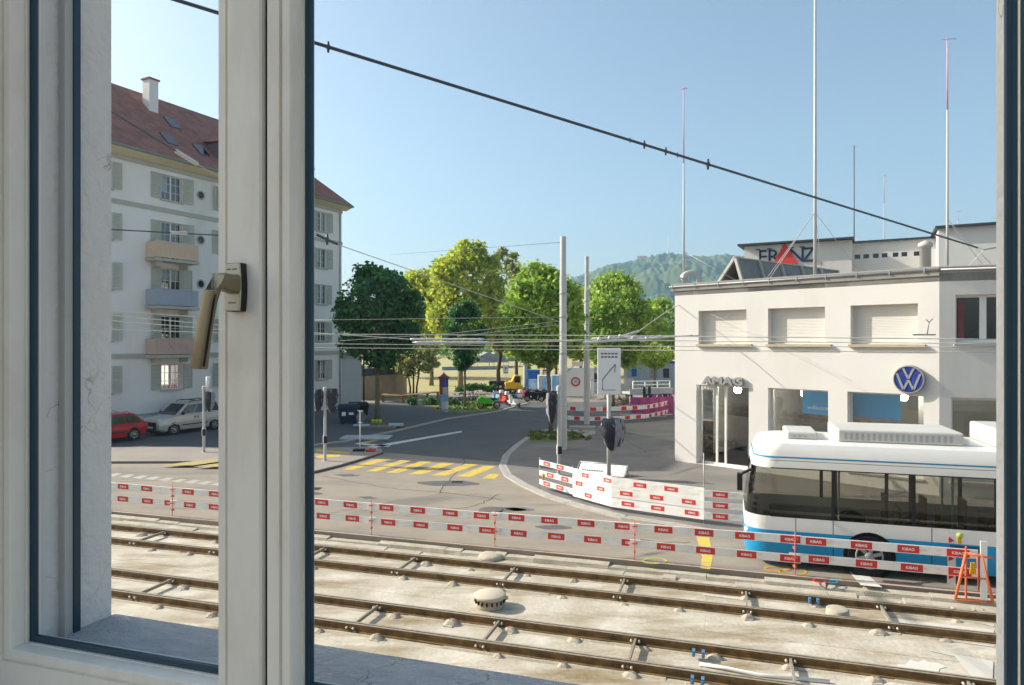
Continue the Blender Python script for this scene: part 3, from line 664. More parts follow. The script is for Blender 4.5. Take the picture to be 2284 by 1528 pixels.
for h in up:
    b = MB(); n = 24
    for k in range(n):
        z0 = h[2]+.06+k*(h[3]-h[2]-.06)/n; z1 = h[2]+.06+(k+1)*(h[3]-h[2]-.06)/n
        b.face([(h[0]+.03, .33, z0), (h[1]-.03, .33, z0), (h[1]-.03, .323, (z0+z1)/2), (h[0]+.03, .323, (z0+z1)/2)]); b.face([(h[0]+.03, .323, (z0+z1)/2), (h[1]-.03, .323, (z0+z1)/2), (h[1]-.03, .33, z1), (h[0]+.03, .33, z1)])
    b.box(h[0], h[0]+.03, .28, .415, h[2], h[3]); b.box(h[1]-.03, h[1], .28, .415, h[2], h[3]); b.box(h[0]+.03, h[1]-.03, .29, .35, h[2]+.002, h[2]+.055)
    sh = b.build('roller_shutter', m_slat, show, norm=False)
    b = MB(); b.box(h[0]-.04, h[1]+.25, -.16, .29, h[2]-.11, h[2]-.003); b.build('sill', M('sandstone_sill', '#b7a689', .9), show)
# shop glazing, door recess
for i, h in enumerate(lo):
    b = MB(); y = .34
    b.box(h[0], h[0]+.07, y, y+.07, h[2], h[3]); b.box(h[1]-.07, h[1], y, y+.07, h[2], h[3]); b.box(h[0]+.07, h[1]-.07, y, y+.07, h[2], h[2]+.09); b.box(h[0]+.07, h[1]-.07, y, y+.07, h[3]-.07, h[3])
    if i == 0:
        xm = h[0]+.75; b.box(xm, xm+.09, y-.01, y+.07, h[2]+.09, h[3]-.07); b.box(xm+.4, xm+.49, y-.01, y+.07, h[2]+.09, h[3]-.07)
    w = b.build('door' if i == 0 else 'shop_window', m_wframe, show)
    b = MB(); b.face([(h[0], y+.03, h[2]), (h[1], y+.03, h[2]), (h[1], y+.03, h[3]), (h[0], y+.03, h[3])]); b.build('pane', m_shopglass, w)
    if i == 0:
        b = MB(); b.box(h[0]+.12, h[0]+.62, y+.045, y+.06, 2.0, 3.3); b.build('poster', m_white, w)
        b = MB(); b.box(h[0]+.12, h[0]+.6, y+.045, y+.06, .2, 1.9); b.build('wooden_panel', M('brown_panel', '#8d5a36', .8, c2='#4d3a2b', scale=3), w)
    b = MB(); b.box(h[0]-.02, h[1]+.02, -.06, .33, h[2]-.06, h[2]-.003); b.build('sill', m_trim, show) if i else b.bm.free()
for i, h in enumerate(wr):
    b = MB(TC); y = .2
    b.box(h[0], h[0]+.08, y, y+.07, h[2], h[3]); b.box(h[1]-.08, h[1], y, y+.07, h[2], h[3]); b.box(h[0]+.08, h[1]-.08, y, y+.07, h[2], h[2]+.1); b.box(h[0]+.08, h[1]-.08, y, y+.07, h[3]-.09, h[3])
    if i in (0, 3): b.box(h[0]+.75, h[0]+.95, y-.01, y+.07, h[2]+.1, h[3]-.09)
    w = b.build('window' if i in (0, 3) else 'shop_window', m_wframe, show)
    b = MB(TC); b.face([(h[0], y+.03, h[2]), (h[1], y+.03, h[2]), (h[1], y+.03, h[3]), (h[0], y+.03, h[3])]); b.build('pane', m_shopglass if i in (1, 2) else m_dark, w)
    b = MB(TC); b.box(h[0]-.06, h[1]+.06, -.1, .19, h[2]-.1, h[2]-.003); b.build('sill', m_trim, w)
    if i == 0:
        b = MB(TC); b.box(h[0]+.1, h[0]+.3, y-.02, y+.02, h[2]+.15, h[3]-.15); b.build('curtain', M('red_curtain', '#7a4548', .8), w)
# inside of the showroom
m_lampglow = M('lit_globe', '#efece2', .5)
m_lampglow.node_tree.nodes['Principled BSDF'].inputs['Emission Color'].default_value = (1, .95, .85, 1); m_lampglow.node_tree.nodes['Principled BSDF'].inputs['Emission Strength'].default_value = 26
b = MB(); b.prism([(.3, .45), (LB-.2, .45), (LB+9, 3.2), (LB+9, 9), (.3, 9)], .02, .05, 0)
b.face([(.3, 9, .05), (LB+9, 9, .05), (LB+9, 9, 3.9), (.3, 9, 3.9)], 1); b.face([(.3, .43, .05), (.3, 9, .05), (.3, 9, 3.9), (.3, .43, 3.9)], 1); b.prism([(.3, .45), (LB-.2, .45), (LB+9, 3.2), (LB+9, 9), (.3, 9)], 3.9, 3.95, 1)
b.box(3.0, 3.2, 3.2, 6, .05, 3.9, 1); b.box(LB-1.2, LB-.9, 2.5, 2.8, .05, 3.9, 1)
b.build('interior', [M('tiled_floor', '#8e8a82', .35), m_interior], show, norm=False)
for x0, x1, y, t in ((fb(1779)-.1, fb(1779)+1.75, .75, 'willkommen zur'), (fb(1893)-.1, fb(1893)+1.55, .75, None)):
    b = MB(); b.box(x0, x1, y, y+.03, 2.5, 3.42, 0)
    if t: b.text(t, .22, ((x0+x1)/2, y-.004, 2.68), (1, 0, 0), (0, 0, 1), mi=1)
    o = b.build('poster', [m_poster, m_white], show)
b = MB()
for k, (x, y) in enumerate(((2.2, 1.6), (5.0, 1.9), (8.6, 2.2), (LB+2.5, 3.2))): b.lathe([(0, 3.1), (.13, 3.12), (.16, 3.25), (.13, 3.4), (0, 3.42)], 12, (x, y, 0)); b.tube([(x, y, 3.4), (x, y, 3.9)], .012, 5)
b.build('globe_lamp', m_lampglow, show)
# letters and emblem on the front
sg = thing('letter_sign', 'raised silver capital letters above the showroom door', 'sign', OB+DB*(fb(1614)), RB)
zs = zat(OB, DB, 1614, 857)
b = MB(); b.text('AMAG', .44, (0, -.06, zs), (1, 0, 0), (0, 0, 1), depth=.13, bold=.035, sx=1.45); b.build('letters', m_letter, sg)
b = MB()
for k in range(8): b.box(-.85+k*.24, -.83+k*.24, -.07, .0, zs+.1, zs+.14)
b.build('bracket', m_steel, sg)
xe = fb(2030); ze = zat(OB, DB, 2030, 846); re = .50
em = thing('round_emblem', 'round blue and silver car emblem on the showroom corner', 'emblem', OB+DB*xe, RB)
b = MB(); b.lathe([(re*.9, -.02), (re, -.04), (re, -.2), (re*.96, -.24), (re*.9, -.24), (re*.9, -.2)], 48, (0, 0, ze), 'y', cap=False); b.build('rim', m_letter, em, smooth=40)
b = MB(); b.lathe([(0, -.215), (re*.92, -.215)], 48, (0, 0, ze), 'y'); b.lathe([(0, -.02), (re*.92, -.02)], 48, (0, 0, ze), 'y'); b.build('disc', m_logo, em)
b = MB(); s = re*.93
def stroke(pts, w=.085):
    for (a, c), (d, e_) in zip(pts, pts[1:]): b.hexa(*[[(a*s-w*s, yy, ze+c*s), (a*s+w*s, yy, ze+c*s), (d*s+w*s, yy, ze+e_*s), (d*s-w*s, yy, ze+e_*s)] for yy in (-.213, -.236)])
stroke([(-.36, .84), (-.02, .12)]); stroke([(.36, .84), (.02, .12)]); b.box(-.1*s, .1*s, -.235, -.2135, ze+.06*s, ze+.2*s)
stroke([(-.78, .44), (-.34, -.78)]); stroke([(-.34, -.78), (-.02, -.08)]); stroke([(.02, -.08), (.34, -.78)]); stroke([(.34, -.78), (.78, .44)])
b.box(-.1*s, .1*s, -.2355, -.2137, ze-.13*s, ze-.02*s)
b.build('monogram', m_letter, em)
# on its roof
sb = OB+DB*fb(1600)
P0 = at(1612, 610, 33.5)
sk = thing('roof_skylight', 'row of tilted dark skylights between white ribs on the showroom roof', 'skylight', (at(1640, 600, 33.5).x, 33.5, 7.98), math.atan2(.61, .79))
b = MB(); b.face([(0, -.45, 0), (10, -.45, 0), (10, 0, 1.5), (0, 0, 1.5)]); b.face([(0, 0, 1.5), (10, 0, 1.5), (10, 1.25, 0), (0, 1.25, 0)]); b.build('glazing', M('dusty_glass', '#6d6761', .35, c2='#857d73', scale=1.2), sk)
b = MB()
for k in range(6):
    x = k*2.0; b.bar((x, -.5, -.02), (x, 0, 1.56), .14, .14); b.bar((x, 1.3, -.02), (x, 0, 1.56), .14, .14)
b.bar((-.1, 0, 1.54), (10.1, 0, 1.54), .1, .06); b.box(-.2, 10.2, -.7, -.5, -.1, .12); b.build('frame', m_trim, sk)
p = at(1540, 622, 32.3)
b = MB(); pts = [Vector((-.55, 0, -.05))]+[Vector((-.0-.42*math.cos(t), 0, .18+.36*math.sin(t))) for t in [i*math.pi/8 for i in range(9)]]+[Vector((.42, 0, -.3))]
b.tube(pts[1:], .13, 10); tag(b.build('vent_pipe', m_steel_lt, loc=(p.x, p.y, 8.1)), 'bent ventilation pipe hooked over the left end of the showroom roof', 'vent pipe')
p = at(2064, 585, 27); 
b = MB(); b.lathe([(.2, -1.2), (.2, .35), (.26, .36), (.26, .5), (.05, .62), (0, .62)], 14); tag(b.build('chimney_cowl', m_steel_lt, loc=(p.x, p.y, 8.75)), 'round metal flue cowl on the right part of the showroom roof', 'flue')

# ---------------------------------------------------------------- building behind with the big name
P0 = at(1650, 548, 55); OR, DR, RR_ = frame((P0.x, P0.y), (.88, -.47))
rear = thing('office_building', 'flat roofed white office building behind the showroom', 'building', OR, RR_)
def fr(px): return along(OR, DR, px)
z1 = 13.1; xa = fr(1900); xb = fr(2090)
b = MB(); b.box(0.35, xa, 0, 9, 0, z1-.02); b.build('wall', m_plaster, rear)
b = MB(); b.box(-.1, xa+.15, -.5, 9.3, z1, z1+.14, 0); b.build('roof', M('dark_roof_edge', '#3c4046', .6), rear)
b = MB(); zz = zat(OR, DR, 1960, 535); b.wall(xb+.8, 0, zz, [(fr(q), fr(q+13), zat(OR, DR, 1960, 571), zat(OR, DR, 1960, 561)) for q in (1905, 1925, 1947, 1967, 1992, 2012, 2040)], .2, y=1.2, x0=xa+.003)
b.build('wing_wall', m_plaster, rear)
b = MB(); b.box(xa+.2, xb+.8, .95, 9, zz, zz+.14); b.build('roof', m_dark, rear)
for q in (1905, 1925, 1947, 1967, 1992, 2012, 2040):
    b = MB(); b.face([(fr(q), 1.35, zat(OR, DR, 1960, 571)), (fr(q+13), 1.35, zat(OR, DR, 1960, 571)), (fr(q+13), 1.35, zat(OR, DR, 1960, 561)), (fr(q), 1.35, zat(OR, DR, 1960, 561))]); b.build('window', m_dark, rear)
zc = zat(OR, DR, 2095, 515); b = MB(); b.box(xb, xb+16, -1.2, 9.1, 0, zc); b.build('stair_tower', m_plaster, rear)
b = MB(); b.box(xb-.2, xb+16.2, -1.6, 9.4, zc+.002, zc+.14); b.build('roof', M('dark_roof_edge_high', '#3c4046', .6), rear)
fz = thing('roof_lettering', 'large dark serif letters with a red triangle on the office wall', 'sign', OR+DR*fr(1752), RR_)
zf = zat(OR, DR, 1752, 586); hgt = 1.15*1.38
b = MB()
for t, px, in (('F', 1702), ('R', 1727), ('N', 1777), ('Z', 1804)):
    x = fr(px)-fr(1752); b.text(t, hgt, (x, -.04, zf), (1, 0, 0), (0, 0, 1), depth=.06, bold=.0, sx=1.0)
    hw = .42
    if t in 'FRN':
        b.box(x-hw-.12, x-hw+.28, -.12, -.02, zf, zf+.07); b.box(x-hw-.12, x-hw+.2, -.121, -.021, zf+hgt*.70, zf+hgt*.70+.07)
    if t == 'N': b.box(x+hw-.2, x+hw+.16, -.121, -.021, zf+hgt*.70, zf+hgt*.70+.07)
    if t == 'R': b.box(x+hw-.2, x+hw+.2, -.122, -.022, zf, zf+.07)
    if t == 'Z': b.box(x-hw, x-hw+.07, -.121, -.021, zf+hgt*.55, zf+hgt*.7); b.box(x+hw-.07, x+hw, -.121, -.021, zf, zf+hgt*.17)
b.build('letters', m_navy, fz)
b = MB(); b.side([(-.95, zf-.15), (.95, zf-.15), (-.05, zf+1.55)], -.14, -.02); b.build('triangle', m_red, fz)
# radio masts
def mast(label, px, Y, z0, ytop, r, red, yoke=0, guys=(), name='antenna_mast', mat=None):
    p = at(px, 0, Y); zt = EYE-(ytop-HOR)/F*Y; o = thing(name, label, 'antenna', (p.x, p.y, z0), 0, 'radio masts')
    b = MB(); L_ = zt-z0; zr = L_*(1-red); b.tube([(0, 0, -.1), (0, 0, L_*.3), (0, 0, zr)], [r*1.15, r, r*.75], 8); b.build('pole', mat or m_steel_lt, o)
    b = MB(); b.tube([(0, 0, zr-.001), (0, 0, L_)], [r*.7, r*.5], 8)
    if yoke: b.tube([(-yoke, -.1, L_-.15), (0, 0, L_-.05), (yoke*1.2, .1, L_)], .02, 5)
    b.build('tip', M('faded_red', '#d59aa6', .6) if red > .1 else m_steel_lt, o)
    if guys:
        b = MB()
        for dx, dy, h in guys: b.tube([(0, 0, h), (dx, dy, .05)], .014, 5)
        b.build('guy_wires', m_steel_lt, o)
    return o
mast('thin mast with pink tip above the bent ventilation pipe', 1525, 32.6, 7.98, 195, .05, .38, .15, ((2.4, -1.2, 1.7), (2.6, 2.4, 1.7), (.9, 2.2, 1.7)))
mast('tallest mast reaching out of the picture, guyed to the roof', 1818, 29.5, 7.98, -110, .07, .14, 0, ((-2.2, -.6, 3.0), (1.9, -.5, 3.0), (-1.6, 1.8, 3.0), (1.3, 2.0, 3.0)))
mast('red topped mast with a small cross arm near the right window edge', 2113, 38, 9.0, 85, .065, .30, .45, ((2.6, -.6, 3.2), (-1.2, -1.6, 3.2), (3.4, 1.2, 3.2)))
mast('distant dark mast with several short cross arms', 1905, 62, 12, 325, .05, .0, .3, (), mat=m_cable)
mast('short thin whip antenna beyond the office roof', 1972, 62, 12, 390, .04, .3, .2)
mast('tiny whip antenna next to the red topped mast', 2137, 60, 14, 470, .03, .3, .3)
# ---------------------------------------------------------------- cars, bus
def wheel(parent, x, y, r, w, sgn, rim):
    b = MB(); b.lathe([(r*.62, -w/2), (r*.95, -w/2), (r, -w/2+.03), (r, w/2-.03), (r*.95, w/2), (r*.62, w/2)], 22, (x, y, r), 'y'); t = b.build('wheel', m_black, parent, smooth=40)
    b = MB(); yo = y+sgn*(w/2+.004)
    b.lathe([(0, sgn*.015), (r*.2, sgn*.012), (r*.22, 0)], 14, (x, yo, r), 'y'); b.lathe([(r*.54, -sgn*.03), (r*.56, 0), (r*.64, 0), (r*.64, -sgn*.03)], 22, (x, yo, r), 'y', cap=False)
    for k in range(6):
        a = k*math.pi/3+.3; b.bar((x+r*.16*math.cos(a), yo, r+r*.16*math.sin(a)), (x+r*.6*math.cos(a), yo, r+r*.6*math.sin(a)), r*.17, .02, up=(0, 1, 0))
    b.build('rim', rim, t)
    b = MB(); b.lathe([(0, 0), (r*.6, 0)], 18, (x, yo-sgn*.03, r), 'y'); b.build('brake_disc', m_blackp, t)
def car(name, label, loc, rz_, L_, W_, low, belt, roof, wheels, paint, gl, r=.32, rails=False, clad=False, front=True, group='parked cars', cat='car'):
    o = thing(name, label, cat, loc, rz_, group); hw = W_/2
    xs = sorted({x for x, _ in low}|{x for x, _ in belt}); b = MB()
    f = lambda P, x: float(np.interp(x, [p[0] for p in P], [p[1] for p in P]))
    rings = []
    for i, x in enumerate(np.linspace(0, L_, 34)):
        zb = f(low, x); zt = f(belt, x); e = min(x, L_-x); tap = 1-.16*max(0, 1-e/.55)**2
        prof = [(.80, zb), (.96, zb+.05), (1.0, zb+(zt-zb)*.45), (.985, zb+(zt-zb)*.75), (.93, zt-.02), (.86, zt)]
        ring = [b.v((x, hw*a*tap, z)) for a, z in prof]+[b.v((x, 0, zt+.03))]+[b.v((x, -hw*a*tap, z)) for a, z in prof[::-1]]
        rings.append(ring)
    for a, c in zip(rings, rings[1:]):
        for k in range(len(a)): b.bm.faces.new([a[k], a[(k+1) % len(a)], c[(k+1) % len(a)], c[k]])
    b.bm.faces.new(rings[0]); b.bm.faces.new(rings[-1][::-1])
    b.build('body', paint, o, smooth=50)
    # cabin: roof points (x, z) front to rear, first and last at the belt
    x0, x1, x2, x3 = roof[0], roof[1], roof[2], roof[3]; zr = roof[4]; zb0, zb3 = f(belt, x0)-.02, f(belt, x3)-.02
    wb, wt = hw*.9, hw*.74
    b = MB(); B_ = [(x0, -wb, zb0), (x3, -wb, zb3), (x3, wb, zb3), (x0, wb, zb0)]; T_ = [(x1, -wt, zr-.05), (x2, -wt, zr-.05), (x2, wt, zr-.05), (x1, wt, zr-.05)]
    b.hexa(B_, T_); b.hexa(T_, [(x1+.25, -wt+.18, zr), (x2-.2, -wt+.18, zr), (x2-.2, wt-.18, zr), (x1+.25, wt-.18, zr)])
    b.build('cabin', paint, o, bevel=.05)
    def quad(nm, P, n):
        b = MB(); P = [Vector(p) for p in P]; c = sum(P, Vector())/4; n = Vector(n)*.012; b.face([p+n for p in P]); b.build(nm, gl, o)
    L3 = lambda A, B, t: tuple(Vector(A).lerp(Vector(B), t))
    def panel(A, B, C, D, u0, u1, v0, v1): # A,B bottom, D,C top
        q = lambda u, v: L3(L3(A, B, u), L3(D, C, u), v); return [q(u0, v0), q(u1, v0), q(u1, v1), q(u0, v1)]
    quad('windscreen', panel(B_[0], B_[3], T_[3], T_[0], .06, .94, .08, .93), (-.9, 0, .4)); quad('rear_window', panel(B_[1], B_[2], T_[2], T_[1], .08, .92, .3, .92), (.9, 0, .3))
    nwin = 3 if L_ > 4.2 else 2
    for sgi, (A, Bq, Cq, Dq, nn) in enumerate(((B_[0], B_[1], T_[1], T_[0], (0, -1, .3)), (B_[3], B_[2], T_[2], T_[3], (0, 1, .3)))):
        for k in range(nwin): quad('side_window', panel(A, Bq, Cq, Dq, [.06, .36, .66][k] if nwin == 3 else [.08, .52][k], [.34, .64, .93][k] if nwin == 3 else [.49, .92][k], .12, .88), nn)
    for x in wheels:
        for sgn in (-1, 1):
            b = MB(); b.lathe([(0, 0), (r*1.22, 0)], 24, (x, sgn*(hw*.965), r+.02), 'y'); b.lathe([(0, 0), (r*1.2, 0)], 24, (x, sgn*(hw*.995), r+.02), 'y'); b.build('wheel_arch', m_blackp, o)
            wheel(o, x, sgn*(hw-.08), r, .2, sgn, m_chrome)
    zh = f(belt, .3)
    for sgn in (-1, 1):
        b = MB(); b.blob((.22, sgn*hw*.66, f(belt, .25)-.10), .2, .2, .12); b.build('headlight', M('lamp_glass', '#d6dbe0', .1), o)
        b = MB(); b.blob((L_-.06, sgn*hw*.78, f(belt, L_-.1)-.16), .06, .14, .2); b.build('tail_light', m_red, o)
        b = MB(); b.blob((x0+.35, sgn*(hw+.1), f(belt, x0+.3)+.1), .09, .12, .09); b.build('mirror', paint if not clad else m_blackp, o)
    b = MB(); b.box(-.03, .06, -hw*.55, hw*.55, .32, zh-.18); b.box(-.04, .1, -hw*.8, hw*.8, .2, .3); b.build('grille', m_blackp, o)
    b = MB(); b.box(-.055, -.032, -.26, .26, .42, .53); b.build('number_plate', m_white, o)
    if rails:
        b = MB()
        for sgn in (-1, 1): b.tube([(x1+.2, sgn*(wt-.08), zr-.02), (x1+.35, sgn*(wt-.08), zr+.07), (x2-.35, sgn*(wt-.08), zr+.07), (x2-.2, sgn*(wt-.08), zr-.02)], .022, 6)
        if clad:
            for xx in (x1+.6, x1+1.7): b.bar((xx, -wt+.05, zr+.1), (xx, wt-.05, zr+.1), .06, .04)
        b.build('roof_rails', m_blackp if clad else m_chrome, o)
    b = MB()
    for sgn in (-1, 1):
        b.box(wheels[0]+.55, wheels[1]-.5, sgn*hw*1.0-.008, sgn*hw*1.0+.008, .5, .56)
        for xx in (wheels[0]+1.35, wheels[0]+1.55): b.box(xx, xx+.06, sgn*hw-.008, sgn*hw+.012, .86, .98)
    b.build('side_trim', m_blackp, o)
    return o
carglass = M('car_glass', '#1d2a33', .06, var=.2, spec=.9)
fw = gp(387, 970.5)
van_o = fw-DA*.85+Vector((-DA.y, DA.x, 0))*.84
car('parked_van', 'beige silver family van with roof rails and steel wheels', (van_o.x, van_o.y, .008), RA, 4.39, 1.8, [(0, .32), (.3, .22), (4.1, .22), (4.39, .36)],
    [(0, .78), (.12, .92), (.6, 1.02), (1.1, 1.1), (3.9, 1.14), (4.39, 1.12)], (1.0, 1.85, 4.0, 4.3, 1.8), (.85, 3.6), M('beige_paint', '#c9c3b6', .28, metal=.3, var=.02), carglass, .32, True, True)
rw = gp(298, 983); ro = rw-DA*3.72+Vector((-DA.y, DA.x, 0))*.84
car('parked_wagon', 'red estate car parked nose away in front of the beige van', (ro.x, ro.y, .008), RA, 4.6, 1.8, [(0, .3), (.3, .2), (4.2, .2), (4.6, .4)],
    [(0, .68), (.15, .8), (1.2, .95), (4.3, 1.0), (4.6, .9)], (1.2, 2.0, 3.9, 4.5, 1.5), (.9, 3.72), M('red_paint', '#b81f2d', .25, var=.02), carglass, .33, True)
q = OB+DB*(fb(1752))+Vector((-DB.y, DB.x, 0))*3.0
car('showroom_car', 'silver car behind the middle shop window of the showroom', (q.x, q.y, .06), RB+.1, 4.2, 1.75, [(0, .3), (.3, .2), (3.9, .2), (4.2, .4)],
    [(0, .65), (.15, .78), (1.2, .92), (3.9, .95), (4.2, .85)], (1.0, 1.9, 3.5, 4.1, 1.42), (.85, 3.4), M('silver_paint', '#9b978f', .3, metal=.4, var=.02), carglass, .32, group='cars in the showroom')
q = OB+DB*(fb(1714)-1.2)+Vector((-DB.y, DB.x, 0))*2.2
car('showroom_car', 'light blue car nose behind the left edge of the middle shop window', (q.x, q.y, .06), RB+math.pi*.5, 4.0, 1.7, [(0, .3), (.3, .2), (3.7, .2), (4.0, .4)],
    [(0, .65), (.15, .78), (1.2, .92), (3.7, .95), (4.0, .85)], (1.0, 1.9, 3.3, 3.9, 1.42), (.8, 3.2), M('light_blue_paint', '#4f9bd0', .3, var=.02), carglass, .31, group='cars in the showroom')
q = OB+DB*(fb(1900))+Vector((-DB.y, DB.x, 0))*2.6
car('showroom_car', 'dark grey car behind the right shop window', (q.x, q.y, .06), RB+.05, 4.2, 1.75, [(0, .3), (.3, .2), (3.9, .2), (4.2, .4)],
    [(0, .65), (.15, .78), (1.2, .92), (3.9, .95), (4.2, .85)], (1.0, 1.9, 3.5, 4.1, 1.42), (.85, 3.4), M('grey_paint', '#56585a', .3, metal=.4, var=.02), carglass, .32, group='cars in the showroom')

bus = thing('city_bus', 'white city bus with a blue skirt and dark windows passing the barrier', 'bus', (5.55, 16.34, 0), RROT)
BL, BW = 13.0, 2.55
z0, zb, zw0, zw1, zr = .24, .92, 1.22, 2.36, 2.98
wx = (2.7, 8.9)
fx = lambda z: .30*max(0, (z-1.0)/2.0)**1.6+.02   # raked front
def ringpts(z, ins=0.0):                          # plan outline of the shell at a height, rounded front corners
    f0_ = fx(z)+ins
    near = [(f0_+.5*(1-math.sin(math.pi/2*(1-t/6))), ins+.5*(1-math.cos(math.pi/2*(1-t/6)))) for t in range(7)]
    near = near[::-1]                              # side, round the corner, to the nose
    far = [(x, BW-y) for x, y in near[::-1]]
    return [(BL-ins, ins)]+near+far+[(BL-ins, BW-ins)]
def shell(b, levels, mi=0, close=True):
    R_ = [[b.v((x, y, z)) for x, y in ringpts(z, i)] for z, i in levels]
    for a, c in zip(R_, R_[1:]):
        n = len(a)
        for k in range(n): 
            f = b.bm.faces.new([a[k], a[(k+1) % n], c[(k+1) % n], c[k]]); f.material_index = mi
    return R_
b = MB(); shell(b, [(.62, 0), (zb, -.001), (zw0, 0)]); r1 = shell(b, [(zw1, .0), (2.55, .0), (2.8, .03), (2.93, .10), (zr, .26)]); b.bm.faces.new(r1[-1]); b.box(9.3, 10.1, .012, BW-.012, zw0, zw1)
b.build('body', m_bus, bus, smooth=40)
b = MB(); rk = shell(b, [(z0, .03), (.34, .0), (.6199, 0)]); b.bm.faces.new(rk[0][::-1]); shell(b, [(.621, -.006), (zb-.03, -.006)])
b.build('skirt', m_busblue, bus, smooth=40)
b = MB(); shell(b, [(2.60, -.004), (2.635, -.004)]); b.build('stripe', m_busblue, bus)
b = MB()
for x in (2.0, 3.55, 5.2, 6.8, 8.0, 11.6): 
    for y in (.03, BW-.08): b.box(x-.04, x+.04, y, y+.05, zw0, zw1)
b.box(.6, 12.9, .1, BW-.1, .36, .42); b.box(12.85, 12.95, .02, BW-.02, zw0, zw1)
b.build('pillars', m_blackp, bus)
b = MB(); shell(b, [(zw0+.002, .008), (zw1-.002, .008)]); b.build('glazing', m_busglass, bus)
b = MB()
for k in range(10):
    for y in (.35, 1.75):
        x = 3.0+k*.85; b.box(x, x+.42, y, y+.45, .75, .85); b.box(x+.36, x+.44, y, y+.45, .851, 1.5)
b.build('seats', M('seat_fabric', '#8a7a5c', .8, var=.2), bus)
b = MB()
for x in (2.2, 4.6, 6.3, 8.4, 10.6): b.tube([(x, .9, .42), (x, .9, 2.5)], .025, 6); b.tube([(x, 1.7, .42), (x, 1.7, 2.5)], .025, 6)
b.build('grab_poles', M('grab_pole', '#a8c8a0', .4), bus)
for x in wx:
    for y, sg_ in ((.14, -1), (BW-.14, 1)):
        b = MB(); b.lathe([(0, 0), (.54, 0)], 24, (x, .0 if sg_ < 0 else BW, .46), 'y'); bq = b.build('wheel_arch', m_blackp, bus); bq.location.y = sg_*.008
        wheel(bus, x, y+.02*sg_, .46, .28, sg_, m_steel)
for (x0, x1, y0, y1, h) in ((1.0, 1.7, .6, 1.95, .18), (2.1, 4.7, .42, 2.1, .30), (5.3, 7.9, .38, 2.16, .42), (8.3, 10.4, .38, 2.16, .40), (10.8, 12.6, .5, 2.0, .3)):
    b = MB(); b.box(x0, x1, y0, y1, zr+.002, zr+h); ru = b.build('roof_unit', m_busroof, bus, bevel=.05, seg=3)
    b = MB()
    for k in range(int((x1-x0-.3)/.12)): b.box(x0+.15+k*.12, x0+.21+k*.12, y0-.004, y0+.0, zr+.06, zr+h-.08)
    b.build('grille', m_steel, ru)
b = MB()                                         # rubber seams, vents and flaps of the side
for x in (1.15, 1.95, 3.95, 5.6, 7.2, 7.9, 9.7, 11.2):
    b.box(x-.007, x+.007, -.004, -.0012, .26, 1.2)
for x in (1.95, 3.6, 5.25, 6.9, 8.55, 10.2, 11.8): b.box(x-.035, x+.035, .0, .0075, zw0+.01, zw1-.01)
b.box(.6, 12.9, -.003, -.0005, zw0-.012, zw0+.012); b.box(.6, 12.9, -.003, -.0005, zw1-.012, zw1+.012); b.box(.6, 12.9, -.003, -.0005, 2.835-.3, 2.845-.3)
for x in (4.3, 5.9): 
    for k in range(6): b.box(x, x+.7, -.012, -.007, .66+k*.035, .68+k*.035)
b.build('seams', m_blackp, bus)
b = MB(); b.bar((.15, -.02, 2.3), (-.1, -.25, 2.2), .05, .05); b.box(-.16, -.04, -.36, -.2, 1.85, 2.25); b.build('mirror', m_blackp, bus)
for y in (.35, BW-.35):
    b = MB(); b.blob((.09, y, .78), .08, .16, .1); b.build('headlight', M('bus_lamp', '#dfe6ea', .1), bus)
# ---------------------------------------------------------------- tracks
P_R = [11.52, 12.58, 14.60, 15.68]
labs = ['nearest bare rail of the track below the window', 'second rail, far side of the near track', 'third rail, near side of the far track', 'farthest rail, next to the road edge']
for p_, lb_ in zip(P_R, labs):
    b = MB(); zt = -.025; zb_ = BED+.02
    sec = [(-.09, zb_), (.09, zb_), (.09, zb_+.018), (.045, zb_+.035), (.045, zt-.055), (.055, zt-.045), (.055, zt), (.012, zt), (.010, zt-.022), (-.012, zt-.022), (-.014, zt), (-.065, zt), (-.065, zt-.045), (-.05, zt-.055), (-.05, zb_+.035), (-.09, zb_+.018)]
    vs = [[b.v(rp(u, p_+o, z)) for o, z in sec] for u in (-34, 50)]
    n = len(sec)
    for k in range(n):
        f = b.bm.faces.new([vs[0][k], vs[0][(k+1) % n], vs[1][(k+1) % n], vs[1][k]]); z_ = (sec[k][1]+sec[(k+1) % n][1])/2
        f.material_index = 1 if (sec[k][1] >= zt-.001 and sec[(k+1) % n][1] >= zt-.001) else 0
    tag(b.build('tram_rail', [m_railside, m_railtop]), lb_, 'rail', 'tram rails')
    b = MB(); rq = random.Random(int(p_*10)); u = -34
    while u < 45:
        l_ = rq.uniform(.5, 1.2); h = rq.uniform(.014, .03); b.hexa([rp(u, p_-.16, BED-.01), rp(u+l_, p_-.16, BED-.01), rp(u+l_, p_+.16, BED-.01), rp(u, p_+.16, BED-.01)], [rp(u, p_-.13, BED+h), rp(u+l_, p_-.13, BED+h), rp(u+l_, p_+.13, BED+h), rp(u, p_+.13, BED+h)]); u += l_
    tag(b.build('rail_footing', m_conc), {11.52: 'rough mortar bed under the nearest rail', 12.58: 'rough mortar bed under the second rail', 14.6: 'rough mortar bed under the third rail', 15.68: 'rough mortar bed under the farthest rail'}[p_], 'mortar bed', 'mortar beds')
b = MB(); b.blob((0, 0, -.01), .17, .10, .11, 12, 8, 0, .0)
for v_ in b.bm.verts: v_.co += Vector((noise.noise(v_.co*9)*.05, noise.noise(v_.co*9+Vector((5, 0, 0)))*.03, noise.noise(v_.co*11+Vector((0, 7, 0)))*.035))
b.box(-.1, .06, -.12, -.05, 0, .025); b.box(-.04, .04, -.03, .03, .085, .11, 1)
